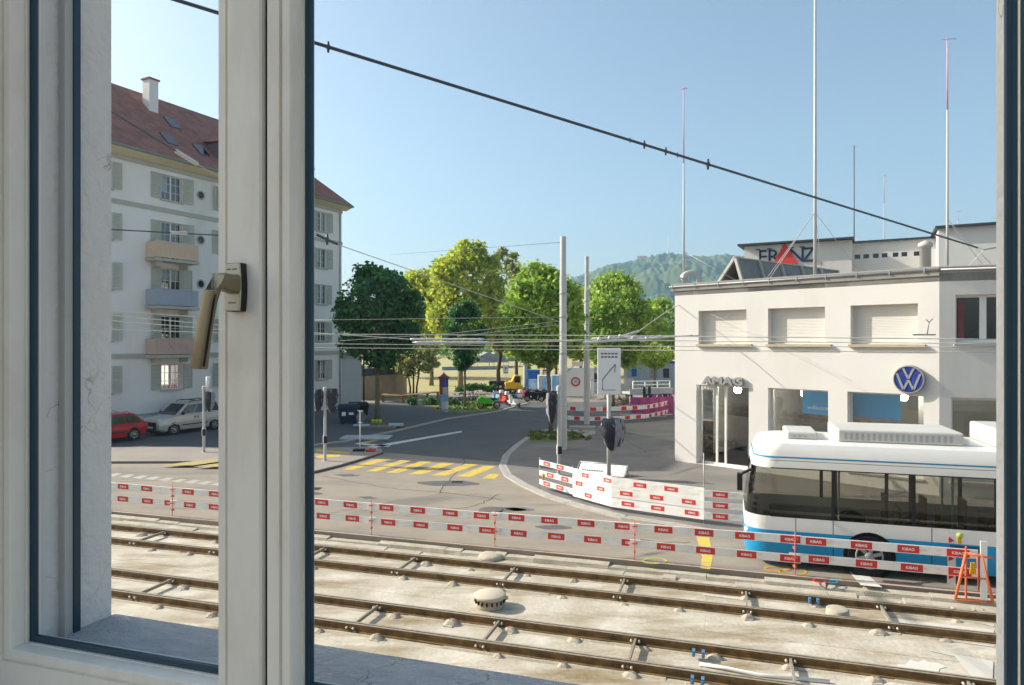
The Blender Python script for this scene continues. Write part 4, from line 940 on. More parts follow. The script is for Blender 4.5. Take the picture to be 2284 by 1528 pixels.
lump0 = tag(b.build('rail_support', [m_lump, M('rust_clip', '#9a7350', .8)]), 'rounded concrete lump with a rusty clip beside a tram rail', 'rail support', 'concrete rail supports'); used = False
rl = random.Random(5)
for p_ in P_R:
    for sgn in (-1,):
        u = -16+rl.uniform(0, 1)
        while u < 17:
            pos = rp(u, p_-.17+rl.uniform(-.02, .02), BED-rl.uniform(0, .03))
            if rl.random() < .12: u += 1.27; continue
            if not used: o = lump0; used = True; o.location = pos
            else: o = dup(lump0, pos)
            o.rotation_euler = (0, 0, RROT+rl.uniform(-.25, .25)); s_ = rl.uniform(.65, 1.2); o.scale = (s_, s_*rl.uniform(.7, 1.1), s_*rl.uniform(.65, 1.05)); u += 1.27+rl.uniform(-.16, .16)
def tie(u, pa, pb, lab):
    o = thing('tie_bar', lab, 'tie bar', rp(u, pa, BED), RROT, 'track tie bars')
    b = MB(); b.box(-.02, .02, -.06, pb-pa+.02, .075, .14); b.build('bar', M('tie_steel', '#8d8676', .7, var=.15), o)
    for y in (-.04, pb-pa-.06):
        b = MB()
        for x in (-.07, .07): b.lathe([(0, -.06), (.022, -.055), (.022, .0)], 10, (x, y, .1), 'y')
        b.build('bolt', M('zinc_bolt', '#c4beb0', .5), o)
ub = [-13.9, -11.2, -8.55, -5.9, -3.2, -.55, 2.0, 4.5, 7.0]
a1 = (gp(905, 1251)).dot(RD); a2 = gp(830, 1352).dot(RD)
for base, pa, pb, nm in ((a1, P_R[2], P_R[3], 'far'), (a2, P_R[0], P_R[1], 'near')):
    for k in range(-4, 5):
        u = base+k*2.62
        tie(u, pa, pb, f'thin steel tie bar across the {nm} track, spacing its two rails')
p = gp(1093, 1352, BED)
o = thing('manhole_shaft', 'round raised concrete manhole shaft between the two tracks', 'manhole', p)
b = MB(); b.lathe([(.30, -.02), (.27, .06), (.29, .10), (.30, .20)], 28); b.build('shaft', m_conc, o)
b = MB(); b.lathe([(.33, .20), (.335, .25), (.31, .27), (0, .275)], 28); b.build('cover', M('cover_concrete', '#c3b6a2', .9, var=.05), o)
b = MB()
for k in range(18): a = k*math.pi/9; b.box(.305*math.cos(a)-.02, .305*math.cos(a)+.02, .305*math.sin(a)-.02, .305*math.sin(a)+.02, .10, .17)
b.build('slots', m_blackp, o)
b = MB(); b.blob((.34, -.06, .2), .05, .04, .05); b.build('marker', m_lime, o)
p = gp(1868, 1380, BED); b = MB(); b.lathe([(.23, 0), (.21, .2), (.19, .21), (0, .20)], 20); tag(b.build('concrete_ring', m_conc, loc=p), 'pale concrete ring standing between the rails of the far track', 'concrete ring')
for (px, py, lab) in ((1815, 1336, 'blue rail clamp pair on the farthest rail'), (1558, 1452, 'blue rail clamp pair on the second rail'), (1556, 1512, 'blue rail clamp pair on the nearest rail')):
    p = gp(px, py, -.06); b = MB()
    for dx in (-.08, .08): b.box(dx-.025, dx+.025, -.08, .04, -.08, .02); b.tube([(dx, -.10, -.03), (dx, .05, -.03)], .025, 8)
    o = b.build('rail_clamp', M('clamp_blue', '#4f7faa', .5), loc=p); o.rotation_euler.z = RROT; tag(o, lab, 'clamp', 'blue rail clamps')
b = MB(); P = [gp(1560, 1481, BED+.03), gp(1620, 1490, BED+.05), gp(1690, 1505, BED+.03), gp(1850, 1520, BED+.03)]; b.tube(P, .03, 8); tag(b.build('conduit', m_white), 'white plastic conduit lying in the near track', 'pipe')
b = MB(); rg = random.Random(9)
for k in range(300):
    if k < 200: c = rp(rg.uniform(3.2, 9.6), rg.gauss(16.1, .12), BED+.01)
    elif k < 300: c = rp(rg.uniform(6.2, 7.6), rg.uniform(11.9, 15.2), BED+.01); 
    else: c = rp(rg.uniform(-10, 12), rg.choice([13.9, 15.2, 16.15, 12.8])+rg.gauss(0, .12), BED+.005)
    s_ = rg.uniform(.012, .05); b.blob(c, s_, s_*rg.uniform(.6, 1.2), s_*.7, 6, 4, rg.choice([0, 0, 0, 1]), .25, rg)
tag(b.build('rubble', [m_conc, M('brick_rubble', '#b98a66', .9)]), 'crumbs of broken concrete and brick along the rails', 'rubble', kind='stuff')
# ---------------------------------------------------------------- lattice barriers
def plank(label, A, Bp, z0, z1, pitch=.93, patch=.43, group='red and white barrier boards', off=.3, txt=True, th=.032, ph=None):
    A = Vector((A[0], A[1], 0)); Bp = Vector((Bp[0], Bp[1], 0)); d = (Bp-A); L_ = d.length; rz_ = math.atan2(d.y, d.x)
    b = MB(); h = z1-z0; b.box(0, L_, -th/2, th/2, 0, h, 0); x = off
    pt = []; ph = ph or h-.03; pz = (h-ph)/2
    while x+patch < L_: pt.append(x); b.box(x, x+patch, -th/2-.003, th/2+.003, pz, pz+ph, 1); x += pitch*random.uniform(.94, 1.07)
    o = b.build('barrier_board', [m_board, m_red]); o.location = (A.x, A.y, z0); o.rotation_euler = (random.uniform(-.05, .05), random.uniform(-.006, .006), rz_); tag(o, label, 'barrier board', group)
    if txt and pt:
        b = MB()
        for x in pt: b.text('KIBAG', ph*.52, (x+patch/2, -th/2-.0055, pz+ph*.31), (1, 0, 0), (0, 0, 1), bold=.03)
        b.build('lettering', m_white, o)
    return o
PF = PIT1+.10
st_px = [300, 387, 608, 830, 1105, 1416, 1773, 2168]
def uof(px): a = (px-CX)/F; v = Vector((a, 1, 0)); return v.dot(RD)/v.dot(RN)*PF
us_ = [uof(q) for q in st_px]; us_[0] = us_[1]-3.4
names = ['far left, seen through the narrow pane', 'left, running behind the white mullion', 'just right of the white mullion', 'in front of the yellow zebra crossing', 'below the curved granite kerb', 'crossing the yellow road mark', 'along the blue bus skirt at the right']
for i, (a, c) in enumerate(zip(us_, us_[1:])):
    for z0, z1, nm, dy in ((.70, .89, 'upper', 0), (.30, .49, 'lower', 0)):
        A = rp(a-.12, PF+(.0 if i % 2 else .036)); B_ = rp(c+.12, PF+(.0 if i % 2 else .036))
        plank(f'{nm} red and white barrier board {names[i]}', A, B_, z0, z1, off=.35+.12*(i % 3)+(0 if nm == 'upper' else .06))
for i, u in enumerate(us_[1:-1]):
    p = rp(u, PF-.045, -.18); b = MB(); b.tube([(0, 0, -.02), (0, 0, 1.18)], .011, 6)
    for z in (.58, 1.0): b.bar((0, -.03, z-.18), (0, .09, z-.2), .04, .06); b.bar((-.06, -.03, z+.02), (.06, -.03, z+.02), .02, .03)
    tag(b.build('barrier_stake', m_redrod, loc=p), ['thin red stake in the narrow left pane', 'thin red stake behind the mullion', 'thin red stake below the covered signal right of the mullion', 'thin red stake under the zebra crossing', 'thin red stake with rusty clamps in the middle', 'thin red stake in front of the bus skirt'][i], 'stake', 'barrier stakes')
p = rp(us_[4], PF-.3, BED); b = MB(); b.lathe([(.32, 0), (.34, .05), (.28, .11), (.06, .12)], 18); tag(b.build('rubber_foot', m_conc, loc=rp(uof(1105), PF-.32, BED)), 'flat round foot block beside the track under a red stake', 'foot block')
# second, denser barrier in front of the corner
Q = [Vector((1.0, 24.66, 0)), Vector((2.06, 23.05, 0)), Vector((3.15, 21.5, 0)), Vector((5.59, 19.85, 0)), Vector((8.6, 18.75, 0))]
for k, (z0, z1) in enumerate(((.22, .40), (.55, .73), (.92, 1.10))):
    nm = ('lowest', 'middle', 'top')[k]
    plank(f'{nm} board of the slanting open left end of the corner barrier', Q[0], Q[1], z0, z1, .8, .4, off=.25+.2*(k % 2), group='corner barrier boards')
for k, (z0, z1) in enumerate(((.16, .47), (.475, .79), (.795, 1.10))):
    nm = ('lowest', 'middle', 'top')[k]
    plank(f'{nm} wide white board of the solid corner barrier by the covered sign', Q[1]+Vector((.0, -.04, 0)), Q[2], z0, z1, 1.0, .34, off=[.6, .15, .45][k], ph=.13, group='corner barrier boards')
    plank(f'{nm} wide white board of the corner barrier left of the bus nose', Q[2]+Vector((-.03, -.05, 0)), Q[3], z0+.01, z1+.01, .98, .42, off=[.35, .3, .75][k], ph=.14, group='corner barrier boards')
    plank(f'{nm} barrier board half hidden behind the bus nose', Q[3]+Vector((-.03, -.05, 0)), Q[4], z0+.06, z0+.25, .9, .42, off=.25, group='corner barrier boards')
for i, q in enumerate(Q[:4]):
    b = MB(); b.tube([(0, .06, -.02), (0, .06, 1.18 if i < 3 else 2.1)], .014 if i < 3 else .018, 6); tag(b.build('barrier_stake', m_redrod if i == 2 else m_steel, loc=q), ['steel stake at the open left end of the corner barrier', 'steel stake where the solid corner barrier begins', 'red stake at the bend of the corner barrier', 'tall thin rod at the barrier before the showroom door'][i], 'stake', 'barrier stakes')
p = gp(1212, 1060, .75); b = MB(); b.blob((0, -.05, 0), .06, .06, .08); b.box(-.03, .03, -.08, -.02, -.16, -.07); tag(b.build('warning_lamp', m_yel, loc=p), 'yellow warning lamp on the left end of the corner barrier', 'warning lamp')
# far barrier and road works
T = [gp(1266, 941), gp(1310, 944), gp(1380, 942), gp(1440, 938), gp(1478, 930), gp(1500, 922)]
for k, (p, q) in enumerate(zip(T, T[1:])):
    for z0, z1, nm in ((.15, .42, 'lower'), (.78, 1.06, 'upper')):
        plank(f'{nm} far road works board, ' + ['at the thick steel pole', 'behind the second steel pole', 'behind the covered round sign', 'before the magenta tarp', 'turning away beside the showroom'][k], p, q, z0, z1, .9, .42, off=.2 if nm == 'upper' else .5, group='far road works boards', txt=False, th=.05)
for k, p in enumerate(T):
    b = MB(); b.tube([(0, .06, 0), (0, .06, 1.15)], .03, 6); tag(b.build('barrier_stake', m_red, loc=p), 'red stake carrying the far road works boards', 'stake', 'far barrier stakes')
# trestle with lamps at the right end
p = gp(2168, 1338, BED+.1)
o = thing('barrier_trestle', 'orange A-shaped barrier trestle at the right end of the boards', 'trestle', p, RROT)
b = MB()
for sx in (-.34, .34): b.tube([(sx, -.12, .02), (sx*.4, -.1, 1.02)], .03, 7)
b.tube([(-.36, -.12, .03), (.36, -.12, .03)], .025, 7); b.tube([(-.24, -.11, .5), (.24, -.11, .5)], .022, 7); b.tube([(-.16, -.1, 1.0), (.34, -.1, .94)], .028, 7); b.tube([(.24, .4, .02), (.1, 0, .98)], .018, 7); b.build('frame', m_orange, o)
b = MB(); b.box(.12, .24, -.12, -.09, .0, 1.28); b.build('white_post', m_white, o)
b = MB(); b.box(-.055, .055, -.07, -.03, .56, .66); b.box(-.045, .045, -.07, -.03, .67, .8); b.build('lamp', m_yel, o)
b = MB(); b.box(-.13, -.1, -.04, .0, .02, 1.12); b.build('rod', m_orange, o)
p = gp(2122, 1302, 0)
o = thing('guide_beacon', 'white guide beacon post with red triangles behind the barrier boards', 'beacon', p, RROT)
b = MB(); b.box(-.08, .08, -.02, .02, 0, 1.12); b.box(-.03, .05, -.021, .019, 1.121, 1.2); b.build('post', m_white, o)
b = MB()
for z in (.1, .5, .9): b.side([(-.06, z), (.05, z+.06), (-.06, z+.14)], -.026, -.0201)
b.build('red_marks', m_red, o)
b = MB(); b.lathe([(0, -.05), (.06, -.045), (.06, .045), (0, .05)], 16, (.15, 0, 1.08), 'y'); b.build('lamp', m_lime, o)
b = MB(); b.box(.11, .19, -.03, .03, .9, 1.02); b.build('lamp_battery', m_yel, o)
p = gp(1345, 1062)
o = thing('fallen_sign', 'white framed road sign leaning low behind the corner barrier', 'sign', p, -.42)
b = MB(); b.hexa([(-1.0, -.25, .08), (.9, -.25, .08), (.9, -.2, .04), (-1.0, -.2, .04)], [(-1.0, .25, .44), (.9, .25, .44), (.9, .29, .41), (-1.0, .29, .41)]); b.build('panel', m_board, o)
b = MB()
for k in range(9): x = -.85+k*.1; b.hexa([(x, -.10, .190), (x+.07, -.10, .190), (x+.07, -.06, .219), (x, -.06, .219)], [(x, -.102, .195), (x+.07, -.102, .195), (x+.07, -.062, .224), (x, -.062, .224)])
b.build('lettering', m_blackp, o)
b = MB(); b.tube([(-1.05, .28, .46), (.95, .28, .46)], .03, 6); b.tube([(-1.05, .28, .46), (-1.05, -.27, .06)], .03, 6); b.tube([(.95, .28, .46), (.95, -.27, .06)], .03, 6); b.tube([(-1.0, .5, 0), (-1.0, .28, .42)], .025, 6); b.tube([(.9, .5, 0), (.9, .28, .42)], .025, 6); b.build('frame', m_steel, o)

# ---------------------------------------------------------------- poles, signals, signs
def sack(b, c, rx, ry, rz, seed, mi=0):
    r_ = random.Random(seed); n, m = 14, 9; rings = []
    for i in range(m+1):
        t = i/m; z = c[2]+rz*(1-2*t); w = (math.sin(math.pi*min(.995, .2+t*.79))**.4)*(1-.25*t*t)
        rings.append([b.v((c[0]+rx*w*math.cos(2*math.pi*k/n)*(1+.14*math.cos(3*k+seed)+r_.uniform(-.16, .16)), c[1]+ry*w*math.sin(2*math.pi*k/n)*(1+.14*math.sin(2.4*k)+r_.uniform(-.16, .16)), z)) for k in range(n)])
    for a, e in zip(rings, rings[1:]):
        for k in range(n): f = b.bm.faces.new([a[k], a[(k+1) % n], e[(k+1) % n], e[k]]); f.material_index = mi if (k+int(1.5*math.sin(z*5))) % 6 not in (0, 1) else 1
    b.bm.faces.new(rings[0]); b.bm.faces.new(rings[-1][::-1])
def signal(label, base, h, sacks, r=.065):
    o = thing('traffic_signal', label, 'traffic signal', base, 0, 'covered traffic signals')
    b = MB(); b.lathe([(.16, 0), (.16, .05), (.09, .12)], 14); b.tube([(0, 0, .1), (0, 0, h)], r, 10); b.lathe([(r*1.5, h-.05), (r*1.5, h+.1), (r, h+.16), (0, h+.18)], 10); b.lathe([(r*1.3, .85), (r*1.5, .9), (r*1.5, 1.2), (r*1.3, 1.25)], 10); b.build('pole', m_steel_lt, o, smooth=40)
    b = MB(); b.box(-.03, .12, -.13, -.06, .9, 1.2); b.build('push_button', m_blackp, o)
    for k, (x, y, z, rx, ry, rz_) in enumerate(sacks):
        b = MB(); sack(b, (x, y, z), rx, ry, rz_, k+3); b.bar((0, 0, z+rz_*.5), (x, y, z+rz_*.5), .05, .05); b.build('cover', [m_cloth, m_cloth2], o, smooth=70)
    return o
signal('signal pole with two dark sacked heads right of the mullion', gp(725, 1033), 3.2, ((-.30, 0, 2.75, .20, .20, .52), (.30, .05, 2.75, .24, .22, .55)))
o = signal('signal pole with one dark sack, seen through the narrow left pane', gp(455, 1013), 3.1, ((.27, 0, 2.5, .22, .2, .48),))
b = MB(); b.tube([(.14, 0, 2.95), (.2, 0, 3.7)], [.05, .11], 8); b.tube([(.3, 0, 2.9), (.34, 0, 3.08)], .06, 6); b.build('sensor', m_white, o)
signal('signal pole with one sacked head standing before the thick steel pole', gp(1246, 1062), 3.45, ((-.28, .05, 2.7, .22, .24, .62),))
p = gp(1358, 1092)
o = thing('direction_sign', 'tall white lane direction sign on a post with a black covered sign below', 'sign', p, -.05)
b = MB(); b.tube([(0, 0, 0), (0, 0, 4.6)], .075, 10); b.lathe([(.17, 0), (.17, .1), (.09, .12)], 12); b.build('post', m_steel_lt, o)
b = MB(); b.box(-.42, .42, -.13, -.08, 3.45, 5.13); b.build('board', m_white, o, bevel=.02)
b = MB(); b.tube([(-.24, -.135, 3.62), (-.24, -.135, 4.0), (.22, -.135, 4.55)], .016, 5); b.tube([(.2, -.135, 4.25), (.22, -.135, 4.55)], .014, 5); b.tube([(-.24, -.135, 3.62), (.24, -.135, 3.62)], .012, 5)
for z in (4.78, 4.9): 
    for k in range(5): b.box(-.3+k*.125, -.2+k*.125, -.1335, -.1305, z, z+.06)
b.build('lettering', M('sign_grey', '#77797c', .7), o)
b = MB(); sack(b, (.12, -.05, 2.0), .40, .34, .58, 2); b.build('cover', [m_cloth, m_cloth2], o, smooth=70)
b = MB(); sack(b, (.38, .1, 2.05), .2, .25, .5, 6); b.build('cover', [m_cloth, m_cloth2], o, smooth=70)
def pole(label, base, h, r0, r1, steps, arms=()):
    o = thing('tram_pole', label, 'pole', base, 0, 'overhead line poles')
    b = MB(); prof = [(r0, 0)]; n = len(steps)+1; r = r0
    for i, s_ in enumerate(steps):
        rn = r0+(r1-r0)*(i+1)/n; prof += [(r, h*s_-.12), (rn, h*s_+.12)]; r = rn
    prof += [(r, h-.03), (r*.95, h), (0, h+.01)]
    b.lathe(prof, 18); b.build('shaft', m_steel_lt, o, smooth=40)
    b = MB(); 
    for z in (h*.45, h*.62, h*.73): b.lathe([(r0*.98, z), (r0*1.0, z+.02), (r0*1.0, z+.07), (r0*.98, z+.09)], 16)
    b.build('clamp', m_steel, o)
    return o
pole('thickest stepped grey steel pole left of the white direction sign', gp(1256, 1004), 10.6, .20, .125, (.44, .82))
pole('second grey steel pole half hidden in the street trees', gp(1309, 946), 11.0, .19, .11, (.4, .8))
pole('distant steel pole beside the blue container', gp(1172, 876), 8.8, .22, .12, (.45, .75))
p = at(1288, 812, 40.2); o = thing('street_name_sign', 'small white name plate on an arm of the thick pole', 'sign', (p.x, p.y, p.z))
b = MB(); b.box(-.32, .32, -.02, .02, -.13, .13); b.build('plate', m_white, o)
b = MB(); b.tube([(-.2, .03, -.1), (-.6, .1, -.45)], .025, 6); b.build('bracket', m_steel, o)
p = gp(1128, 882); o = thing('parking_sign', 'small white parking sign on a thin post by the yellow machine', 'sign', p)
b = MB(); b.tube([(0, 0, 0), (0, 0, 3.0)], .035, 7); b.build('post', m_steel, o)
b = MB(); b.box(-.28, .28, -.06, -.03, 2.2, 3.1); b.build('plate', m_white, o)
b = MB(); b.text('P', .42, (0.03, -.065, 2.6), (1, 0, 0), (0, 0, 1), bold=.03); b.box(-.16, .16, -.066, -.0605, 2.3, 2.36); b.build('symbol', m_blue, o)
p = gp(1284, 889); o = thing('prohibition_sign', 'round red ringed traffic sign on a white panel', 'sign', (p.x, p.y, 0), -.1)
b = MB(); b.box(-1.15, 1.75, 0, .15, .2, 2.95); b.box(-1.0, -.8, .02, .12, 0, .2); b.box(1.4, 1.6, .02, .12, 0, .2); b.build('panel', m_white, o)
b = MB(); b.lathe([(.30, -.02), (.30, -.05), (.45, -.05), (.45, -.02)], 32, (0, 0, 1.62), 'y', cap=False); b.build('ring', m_red, o)
b = MB(); b.box(-.12, .12, -.03, -.004, 1.48, 1.76); b.build('symbol', m_ltblue, o)
# temporary post
p = gp(803, 1006, .1); o = thing('temporary_sign', 'thin temporary sign post with a round disc on a black foot', 'sign', p)
b = MB(); b.tube([(0, 0, .08), (0, 0, 1.95)], .032, 8); b.box(-.12, .12, -.03, .03, 1.93, 1.97); b.box(-.1, .1, -.03, .03, 1.35, 1.4); b.build('post', m_white, o)
b = MB(); b.lathe([(0, -.02), (.25, -.02), (.25, .02), (0, .02)], 20, (.05, .06, 1.62), 'y'); b.build('disc', M('dark_disc', '#575b60', .6), o)
b = MB(); b.box(-.32, .22, -.18, .18, 0, .1); b.build('foot', m_black, o, bevel=.02)
p = gp(826, 1007, .1); b = MB(); b.box(-.2, .25, -.12, .12, 0, .1); b.lathe([(.1, .1), (.07, .14), (0, .15)], 10); tag(b.build('foot_block', m_red, loc=p, bevel=.02), 'red foot block lying next to the black sign foot', 'foot block')

# ---------------------------------------------------------------- square: bins, bench, column, bikes
def bin_(label, base, rz_, mat):
    o = thing('waste_container', label, 'waste container', base, rz_, 'wheeled waste containers')
    b = MB(); b.hexa([(-.52, -.38, .16), (.52, -.38, .16), (.52, .38, .16), (-.52, .38, .16)], [(-.68, -.5, 1.05), (.68, -.5, 1.05), (.68, .5, 1.05), (-.68, .5, 1.05)])
    for z in (.45, .75): b.box(-.66, .66, -.47-.0, -.44, z, z+.05)
    b.build('body', mat, o, bevel=.03)
    b = MB(); b.box(-.73, .73, -.55, .55, 1.055, 1.14); b.hexa([(-.68, -.5, 1.141), (.68, -.5, 1.141), (.68, .5, 1.141), (-.68, .5, 1.141)], [(-.6, -.3, 1.28), (.6, -.3, 1.28), (.6, .4, 1.28), (-.6, .4, 1.28)]); b.build('lid', mat, o, bevel=.03)
    for x in (-.4, .4):
        for y in (-.3, .3):
            b = MB(); b.lathe([(0, -.03), (.09, -.03), (.09, .03), (0, .03)], 12, (x, y, .09), 'y'); b.build('wheel', m_black, o)
    b = MB(); b.box(-.45, -.2, -.495, -.47, .55, .8); b.box(.0, .3, -.495, -.47, .6, .75); b.build('sticker', m_board, o)
bin_('dark blue wheeled waste container with stickers by the house corner', gp(777, 944), .3, m_binblue)
bin_('black waste container standing behind the dark blue one', gp(799, 938), .3, m_blackp)
bin_('black waste container below the small parking sign', gp(1105, 876), .1, m_blackp)
bin_('black waste container beside the yellow machine', gp(1122, 876), .1, m_blackp)
for k, x in enumerate((832, 840, 848)):
    p = gp(x, 944, .016); b = MB(); b.lathe([(.10, 0), (.12, .05), (.12, .2), (.08, .26), (0, .27)], 12); b.lathe([(.123, .09), (.123, .12)], 12, mi=1)
    tag(b.build('safety_cap', [m_lime, m_blackp], loc=p), ['leftmost', 'middle', 'rightmost'][k]+' of the three lime caps at the tree foot', 'cap', 'lime caps')
p = gp(845, 955, .016); o = thing('pallet', 'low wooden pallet lying at the foot of the dark tree', 'pallet', p, .1)
b = MB()
for k in range(7): b.box(-1.1+k*.32, -.84+k*.32, -.6, .6, .10, .13)
for y in (-.55, -.05, .45): b.box(-1.1, 1.08, y, y+.1, 0, .099)
b.build('boards', M('grey_wood', '#85817a', .9, var=.2), o)
b = MB(); b.box(.6, 1.5, -.1, .5, .131, .24); b.box(-1.6, -.6, .1, .6, .131, .2); b.build('wrapped_slabs', M('wrapped', '#a4b4c2', .4), o)
p = gp(815, 977, .03); b = MB(); b.box(-1.3, 1.4, -.7, .8, 0, .06); tag(b.build('steel_plate', M('plate_steel', '#a7adb3', .5, var=.2, scale=2), loc=p), 'pale steel plate lying on the pavement edge', 'steel plate')
A, B_, C_ = gp(852, 897), gp(900, 899.5), gp(978, 890)
o = thing('bench', 'long angled wooden bench in front of the shrubs', 'bench', A)
b = MB(); 
for p, q in ((A, B_), (B_, C_)):
    n = Vector((-(q-p).y, (q-p).x, 0)).normalized()
    for k in range(3): b.bar(p-A+n*(.22*k)+Vector((0, 0, .66)), q-A+n*(.22*k)+Vector((0, 0, .66)), .19, .07)
b.bar(A-A+Vector((.2, 1.6, .66)), B_-A+Vector((.4, 2.6, .66)), .3, .07); b.bar(Vector((.1, .3, .66)), Vector((.2, 1.7, .66)), .4, .07)
b.build('seat', m_wood, o)
for p, q, ts in ((A, B_, (.03, .97)), (B_, C_, (.33, .66, .97))):
    for t in ts: b = MB(); c = p.lerp(q, t)-A; b.box(c.x-.09, c.x+.09, c.y+.0, c.y+.5, 0, .62); b.build('leg', m_wood, o)
p = gp(990, 919); o = thing('advertising_column', 'round advertising column covered in coloured posters on the lawn', 'advertising column', p)
b = MB(); b.lathe([(.36, 0), (.36, .22)], 24); b.lathe([(.34, .221), (.34, 2.62)], 24); b.build('drum', m_steel, o, smooth=40)
b = MB(); b.lathe([(.45, 2.621), (.47, 2.7), (.3, 2.78), (.1, 2.95), (0, 3.1)], 24); b.build('cap', M('cap_red', '#8c4a44', .7), o)
cl = ['#b8356a', '#d8d4dc', '#6f5aa0', '#c8622f', '#2f5d94', '#dfc6bd', '#a7c4dc', '#bfa2b0', '#77b3d8', '#c9d4de', '#c3483e', '#e2e0da']
pm = [M('poster_'+str(i), x, .7, c2=[y*.6 for y in lin(x)], scale=5, thr=.6) for i, x in enumerate(cl)]
for ri, (za, zb2) in enumerate(((1.95, 2.6), (1.38, 1.92), (.85, 1.35), (.26, .82))):
    for k in range(6):
        a0_ = -math.pi+k*math.pi/3+.04+ri*.35; b = MB(); n = 6
        pts = [(.352*math.cos(a0_+j*(math.pi/3-.07)/n), .352*math.sin(a0_+j*(math.pi/3-.07)/n)) for j in range(n+1)]
        for u_, v_ in zip(pts, pts[1:]): b.face([(u_[0], u_[1], za), (v_[0], v_[1], za), (v_[0], v_[1], zb2), (u_[0], u_[1], zb2)])
        b.build('poster', pm[(ri*3+k*2) % 12], o)
def ring(b, c, r, t, mi=0, n=18):
    P = [(c[0]+r*math.cos(2*math.pi*k/n), c[1], c[2]+r*math.sin(2*math.pi*k/n)) for k in range(n+1)]; b.tube(P, t, 6, mi)
def bike(label, base, rz_, colr, group='parked bicycles'):
    o = thing('bicycle', label, 'bicycle', base, rz_, group)
    for x in (-.52, .52):
        b = MB(); ring(b, (x, 0, .34), .33, .022); 
        for k in range(6): a = k*math.pi/6; b.tube([(x-.32*math.cos(a), 0, .34-.32*math.sin(a)), (x+.32*math.cos(a), 0, .34+.32*math.sin(a))], .004, 4)
        b.build('wheel', m_black, o)
    b = MB()
    for p, q in (((-.52, 0, .34), (-.05, 0, .30)), ((-.05, 0, .30), (-.18, 0, .85)), ((-.05, 0, .30), (.38, 0, .8)), ((-.17, 0, .8), (.36, 0, .86)), ((.36, 0, .9), (.52, 0, .34)), ((-.52, 0, .34), (-.17, 0, .8)), ((.36, 0, .9), (.33, 0, 1.02))): b.tube([p, q], .02, 6)
    b.build('frame', colr, o)
    b = MB(); b.tube([(.3, -.28, 1.04), (.36, 0, 1.03), (.3, .28, 1.04)], .016, 6); b.build('handlebar', m_steel, o)
    b = MB(); b.blob((-.2, 0, .93), .14, .07, .05); b.build('saddle', m_black, o)
cols2 = [m_steel, m_blackp, m_blue, m_steel, m_blackp, m_chrome]
for k, (x, y, rz_, nm) in enumerate(((1018, 903, .8, 'leftmost grey bicycle by the advertising column'), (1028, 902, 1.0, 'dark bicycle next to the leftmost grey one'), (1040, 901, .9, 'blue framed bicycle in front of the hedge'), (1050, 901, 1.1, 'pale bicycle at the slim dark tree'), (1058, 900, .95, 'dark bicycle behind the lime green motorcycle'), (1068, 897, 1.05, 'shiny bicycle half behind the lime green motorcycle'))):
    bike(nm, gp(x, y), rz_, cols2[k])
def moto(label, base, rz_, paint, scooter=False, top=None, s=1.0):
    o = thing('scooter' if scooter else 'motorcycle', label, 'scooter' if scooter else 'motorcycle', base, rz_, 'parked scooters' if scooter else 'parked motorcycles'); o.scale = (s, s, s)
    r = .24 if scooter else .31
    for x in (-.66, .66):
        b = MB(); ring(b, (x, 0, r), r-.06, .065, n=20); b.lathe([(0, -.03), (r*.5, -.03), (r*.5, .03), (0, .03)], 14, (x, 0, r), 'y', mi=1); b.build('wheel', [m_black, m_chrome], o)
    b = MB()
    if scooter:
        b.side([(-.95, .42), (-.85, .74), (-.1, .72), (.0, .36), (.25, .3), (.42, .9), (.52, .92), (.5, .28), (.1, .2), (-.5, .24)], -.16, .16)
        b.side([(.42, .30), (.85, .52), (.88, .46), (.75, .34)], -.09, .09)
    else:
        b.side([(-.35, .62), (-.1, .88), (.35, .92), (.5, .7), (.2, .42), (-.25, .4)], -.15, .15); b.side([(.35, .9), (.62, 1.05), (.92, .8), (.95, .62), (.62, .42), (.3, .5)], -.17, .17)
        b.side([(-1.0, .88), (-.9, .96), (-.45, .82), (-.5, .7)], -.1, .1); b.side([(.45, .66), (.7, .68), (.98, .5), (.9, .44), (.6, .6)], -.07, .07)
    b.build('fairing', paint, o, bevel=.035)
    b = MB(); b.blob((-.42, 0, .80), .42, .14, .09); b.build('seat', m_black, o)
    b = MB(); b.tube([(.66, .07, r), (.42, .07, .95)], .03, 6); b.tube([(.66, -.07, r), (.42, -.07, .95)], .03, 6); b.tube([(.3, -.34, 1.04), (.42, 0, 1.0), (.3, .34, 1.04)], .018, 6); b.tube([(-.66, -.14, r), (.0, -.14, .3)], .045, 6); b.build('fork', m_steel, o)
    b = MB(); b.box(-.25, .3, -.13, .13, .22, .42); b.build('engine', m_blackp, o)
    b = MB(); b.blob((.62 if not scooter else .5, 0, .92), .07, .1, .1); b.build('headlight', m_chrome, o)
    for y in (-.36, .36):
        b = MB(); b.blob((.34, y, 1.16), .03, .06, .05); b.tube([(.34, y*.8, 1.04), (.34, y, 1.13)], .01, 5); b.build('mirror', m_blackp, o)
    if scooter:
        b = MB(); b.box(-1.0, -.68, -.17, .17, .86, 1.14); b.build('top_box', top or m_white, o, bevel=.03)
m_mlime = M('lime_fairing', '#54c81e', .3, var=.04)
moto('lime green sports motorcycle at the edge of the lawn', gp(1090, 912), math.pi+.15, m_mlime)
moto('white scooter with a white top box, front of the row', gp(1146, 908), 2.2, m_white, True)
moto('red and white scooter behind the lime green motorcycle', gp(1122, 901), 2.0, m_red, True)
moto('red motorcycle between the scooters and the steel pole', gp(1172, 893), 2.5, m_red)
moto('black motorcycle in front of the blue container', gp(1192, 896), 2.9, m_blackp)
moto('black motorcycle with chrome parked under the street tree', gp(1213, 894), 2.9, m_blackp)
moto('black motorcycle farthest right under the street tree', gp(1226, 893), 2.7, m_blackp)
moto('blue motorcycle between the red one and the black ones', gp(1182, 888), 2.4, m_binblue)
